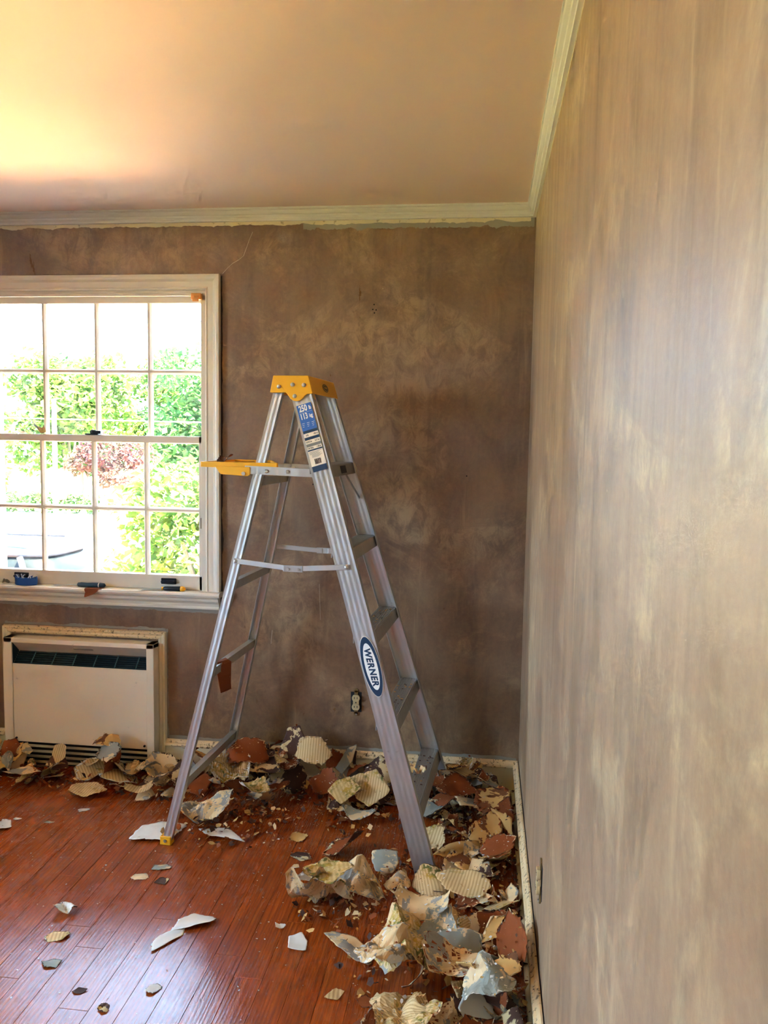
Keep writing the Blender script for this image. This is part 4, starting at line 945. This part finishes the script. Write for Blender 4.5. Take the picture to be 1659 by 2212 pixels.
# scraps caught on the ladder, the window and the trim
def loose(me, loc, rot, label, scale=1.0, name='wallpaper_scrap'):
    o = bpy.data.objects.new(name, me); COL.objects.link(o); o.rotation_euler = rot; o.scale = (scale,) * 3
    R3 = Euler(rot).to_matrix(); lo = min((R3 @ v.co).z for v in me.vertices) * scale
    o.location = (loc[0], loc[1], loc[2] - lo)          # loc is where its lowest point rests
    return tag(o, label, 'paper scrap')
LR = Matrix.Rotation(-math.radians(3.43), 3, 'Z'); LO = Vector((-.7953, -.3867, 0))
def lw(x, y, z): return LO + LR @ Vector((x, y, z))
def draped(path, axis, widths, mats, label, name='wallpaper_scrap', seed=1):
    """strip following a path, with ragged sides"""
    q = random.Random(seed); V = []; n = len(path); ax_ = Vector(axis)
    for t, (p, w) in enumerate(zip(path, widths)):
        for k in (-1, -.33, .33, 1): V.append(Vector(p) + ax_ * (w * .5 * k * (1 + q.uniform(-.2, .2))) + Vector((0, 0, q.uniform(-.002, .002))))
    F = [(4 * j + i, 4 * j + i + 1, 4 * j + i + 5, 4 * j + i + 4) for j in range(n - 1) for i in range(3)]
    me = bpy.data.meshes.new(name); me.from_pydata([tuple(v) for v in V], [], F); me.materials.append(PM[mats[0]]); me.materials.append(PM[mats[1]])
    ul = me.uv_layers.new(name='UVMap')
    for lp in me.loops: ul.data[lp.index].uv = (V[lp.vertex_index].x, V[lp.vertex_index].z)
    o = bpy.data.objects.new(name, me); COL.objects.link(o)
    sm = o.modifiers.new('thickness', 'SOLIDIFY'); sm.thickness = .0012; sm.material_offset = 1
    return tag(o, label, 'paper scrap')
xb, zb_ = rxc(.637), .652
draped([lw(xb - .022, -.13, zb_ - .050), lw(xb - .015, -.13, zb_ - .004), lw(xb - .006, -.13, zb_ + .004), lw(xb + .008, -.13, zb_ + .004), lw(xb + .016, -.128, zb_ - .008), lw(xb + .018, -.130, zb_ - .05), lw(xb + .016, -.125, zb_ - .09), lw(xb + .022, -.120, zb_ - .112), lw(xb + .034, -.118, zb_ - .108)],
       LR @ Vector((.35, 1, 0)), [.04, .06, .075, .07, .07, .065, .06, .06, .035], ('rust', 'rust'), 'rust-brown paper strip hanging over a rear crossbar of the ladder', seed=4)
loose(scrap_mesh(901, .085, .060, 'dark', 'rust', crump=.9, n=9), lw(-.310, -.160, 1.4005), (0, 0, .3), 'crumpled brown flake lying on the yellow ladder shelf')
loose(scrap_mesh(902, .085, .060, 'dark', 'tan', crump=1.0, n=12), lw(fxc(.2225), .02, .2228), (0, 0, .3), 'tuft of dark brown shreds on the lowest ladder step')
draped([(-.700, -.024, .152), (-.698, -.028, .130), (-.702, -.026, .100), (-.700, -.030, .070), (-.693, -.036, .045), (-.675, -.05, .040)], (1, 0, .2), [.016, .012, .016, .018, .022, .02], ('rust', 'dark'), 'thin rust-brown strip hanging from the baseboard cap', seed=8)
draped([(-1.87, -.020, .8232), (-1.87, -.045, .8236), (-1.872, -.060, .821), (-1.875, -.062, .808), (-1.885, -.062, .795), (-1.90, -.063, .786)], (1, 0, .06), [.07, .075, .075, .06, .04, .012], ('rust', 'rust'), 'rust-brown scrap folded over the front edge of the window stool', seed=9)
loose(scrap_mesh(903, .085, .06, 'dark', 'cream', crump=1.0, n=12), (-2.135, .016, 1.4942), (.3, 0, .2), 'brown shredded paper tuft on the window meeting rail')
loose(scrap_mesh(904, .060, .035, 'cream', 'white', curl=16), (-2.235, .016, 1.4942), (.2, 0, .3), 'small cream curl on the window meeting rail')
loose(scrap_mesh(905, .07, .045, 'white', 'grey', crump=.9), (-2.290, -.030, .8223), (.1, 0, .2), 'crumpled white scrap on the window stool beside the blue cap')
crumbs_v = []; m = MB(); q = random.Random(77)
for zz in ZS[:3]:
    for _ in range(26):
        x, y = fxc(zz) + q.uniform(-.030, .022), q.uniform(-.12, .22); r = q.uniform(.0015, .005)
        m.add([(x - r, y - r * .6, zz + .0006), (x + r, y - r, zz + .0016), (x + r * .6, y + r, zz + .0010), (x - r, y + r * .5, zz + .003)], [(0, 1, 2, 3)], q.randrange(2))
o = m.build('step_crumbs', [PM['dark'], PM['tan']]); o.location = LO; o.rotation_euler = (0, 0, -math.radians(3.43)); tag(o, 'crumbs of brown paper on the grooved ladder steps', 'debris', None, 'stuff')
# paint worn off the lower sash stile
MB().box(.490, .499, -.0016, -.0009, 1.095, 1.142).build('worn_patch', plain('bare_wood_patch', lin(150, 128, 98), .8), ls)

# ------------------------------------------------------------------ tools on the window stool
SZ = .8222
t = empty('screwdriver', (-1.94, -.030, SZ + .0112), 0, 'screwdriver with dark teal handle lying on the window stool', 'screwdriver')
MB().lathe((-.012, 0, 0), (1, 0, 0), [(.004, 0), (.009, .004), (.0108, .02), (.0095, .045), (.0108, .07), (.0112, .105), (.009, .125), (.002, .131)], 14).build('handle', plain('teal_handle', lin(22, 52, 66), .35), t, smooth=True)
MB().lathe((.088, 0, 0), (1, 0, 0), [(.0114, 0), (.0114, .004)], 14).build('handle_band', MAT['white_print'], t)
MB().cyl((-.110, 0, -.007), (-.010, 0, -.001), .0028).box(-.124, -.108, -.004, .004, -.0085, -.0065).build('blade', MAT['steel'], t)
t = empty('putty_knife', (-1.53, -.034, SZ + .0112), .05, 'putty knife with black and yellow handle lying on the window stool', 'putty knife')
MB().lathe((-.024, 0, -.001), (1, 0, 0), [(.004, 0), (.0085, .006), (.0095, .03), (.0105, .06), (.0108, .078)], 14).build('handle', MAT['ink'], t, smooth=True)
MB().lathe((.054, 0, -.001), (1, 0, 0), [(.0109, 0), (.0108, .012), (.006, .020), (.001, .022)], 14).build('handle_end', MAT['yellow'], t, smooth=True)
MB().lathe((-.030, 0, -.002), (1, 0, 0), [(.0075, 0), (.0075, .007)], 12).build('ferrule', MAT['yellow'], t)
MB().loft([(-.120, -.016, -.0105), (-.120, .016, -.0105), (-.120, .016, -.0098), (-.120, -.016, -.0098)], [(-.028, -.006, -.003), (-.028, .006, -.003), (-.028, .006, -.0015), (-.028, -.006, -.0015)]).build('blade', MAT['steel'], t)
t = empty('plastic_cap', (-2.195, -.028, SZ), 0, 'blue scalloped plastic cap full of paper bits on the window stool', 'plastic cap')
BL = plain('blue_plastic', lin(24, 78, 150), .35)
n = 40; rg = []
for hz_, kx in ((0, .94), (.003, 1.0), (.030, 1.0), (.034, .98)):
    rg.append([(.052 * kx * math.cos(2 * PI * i / n), .027 * kx * math.sin(2 * PI * i / n), hz_ + (.0035 * math.cos(i * 2 * PI / 4) if hz_ > .02 else 0)) for i in range(n)])
inner = [[(.047 * math.cos(2 * PI * i / n), .023 * math.sin(2 * PI * i / n), hz_) for i in range(n)] for hz_ in (.033, .022)]
MB().loftn(rg + inner).build('cup', BL, t)
m = MB(); q = random.Random(5)
for _ in range(22):
    x, y = q.uniform(-.036, .036), q.uniform(-.014, .014); a = q.uniform(0, 6.3); m.bar((x, y, .024), (x + .016 * math.cos(a), y + .007 * math.sin(a), .024 + q.uniform(.004, .024)), .0012, .004)
m.build('paper_bits', PM['white'], t)
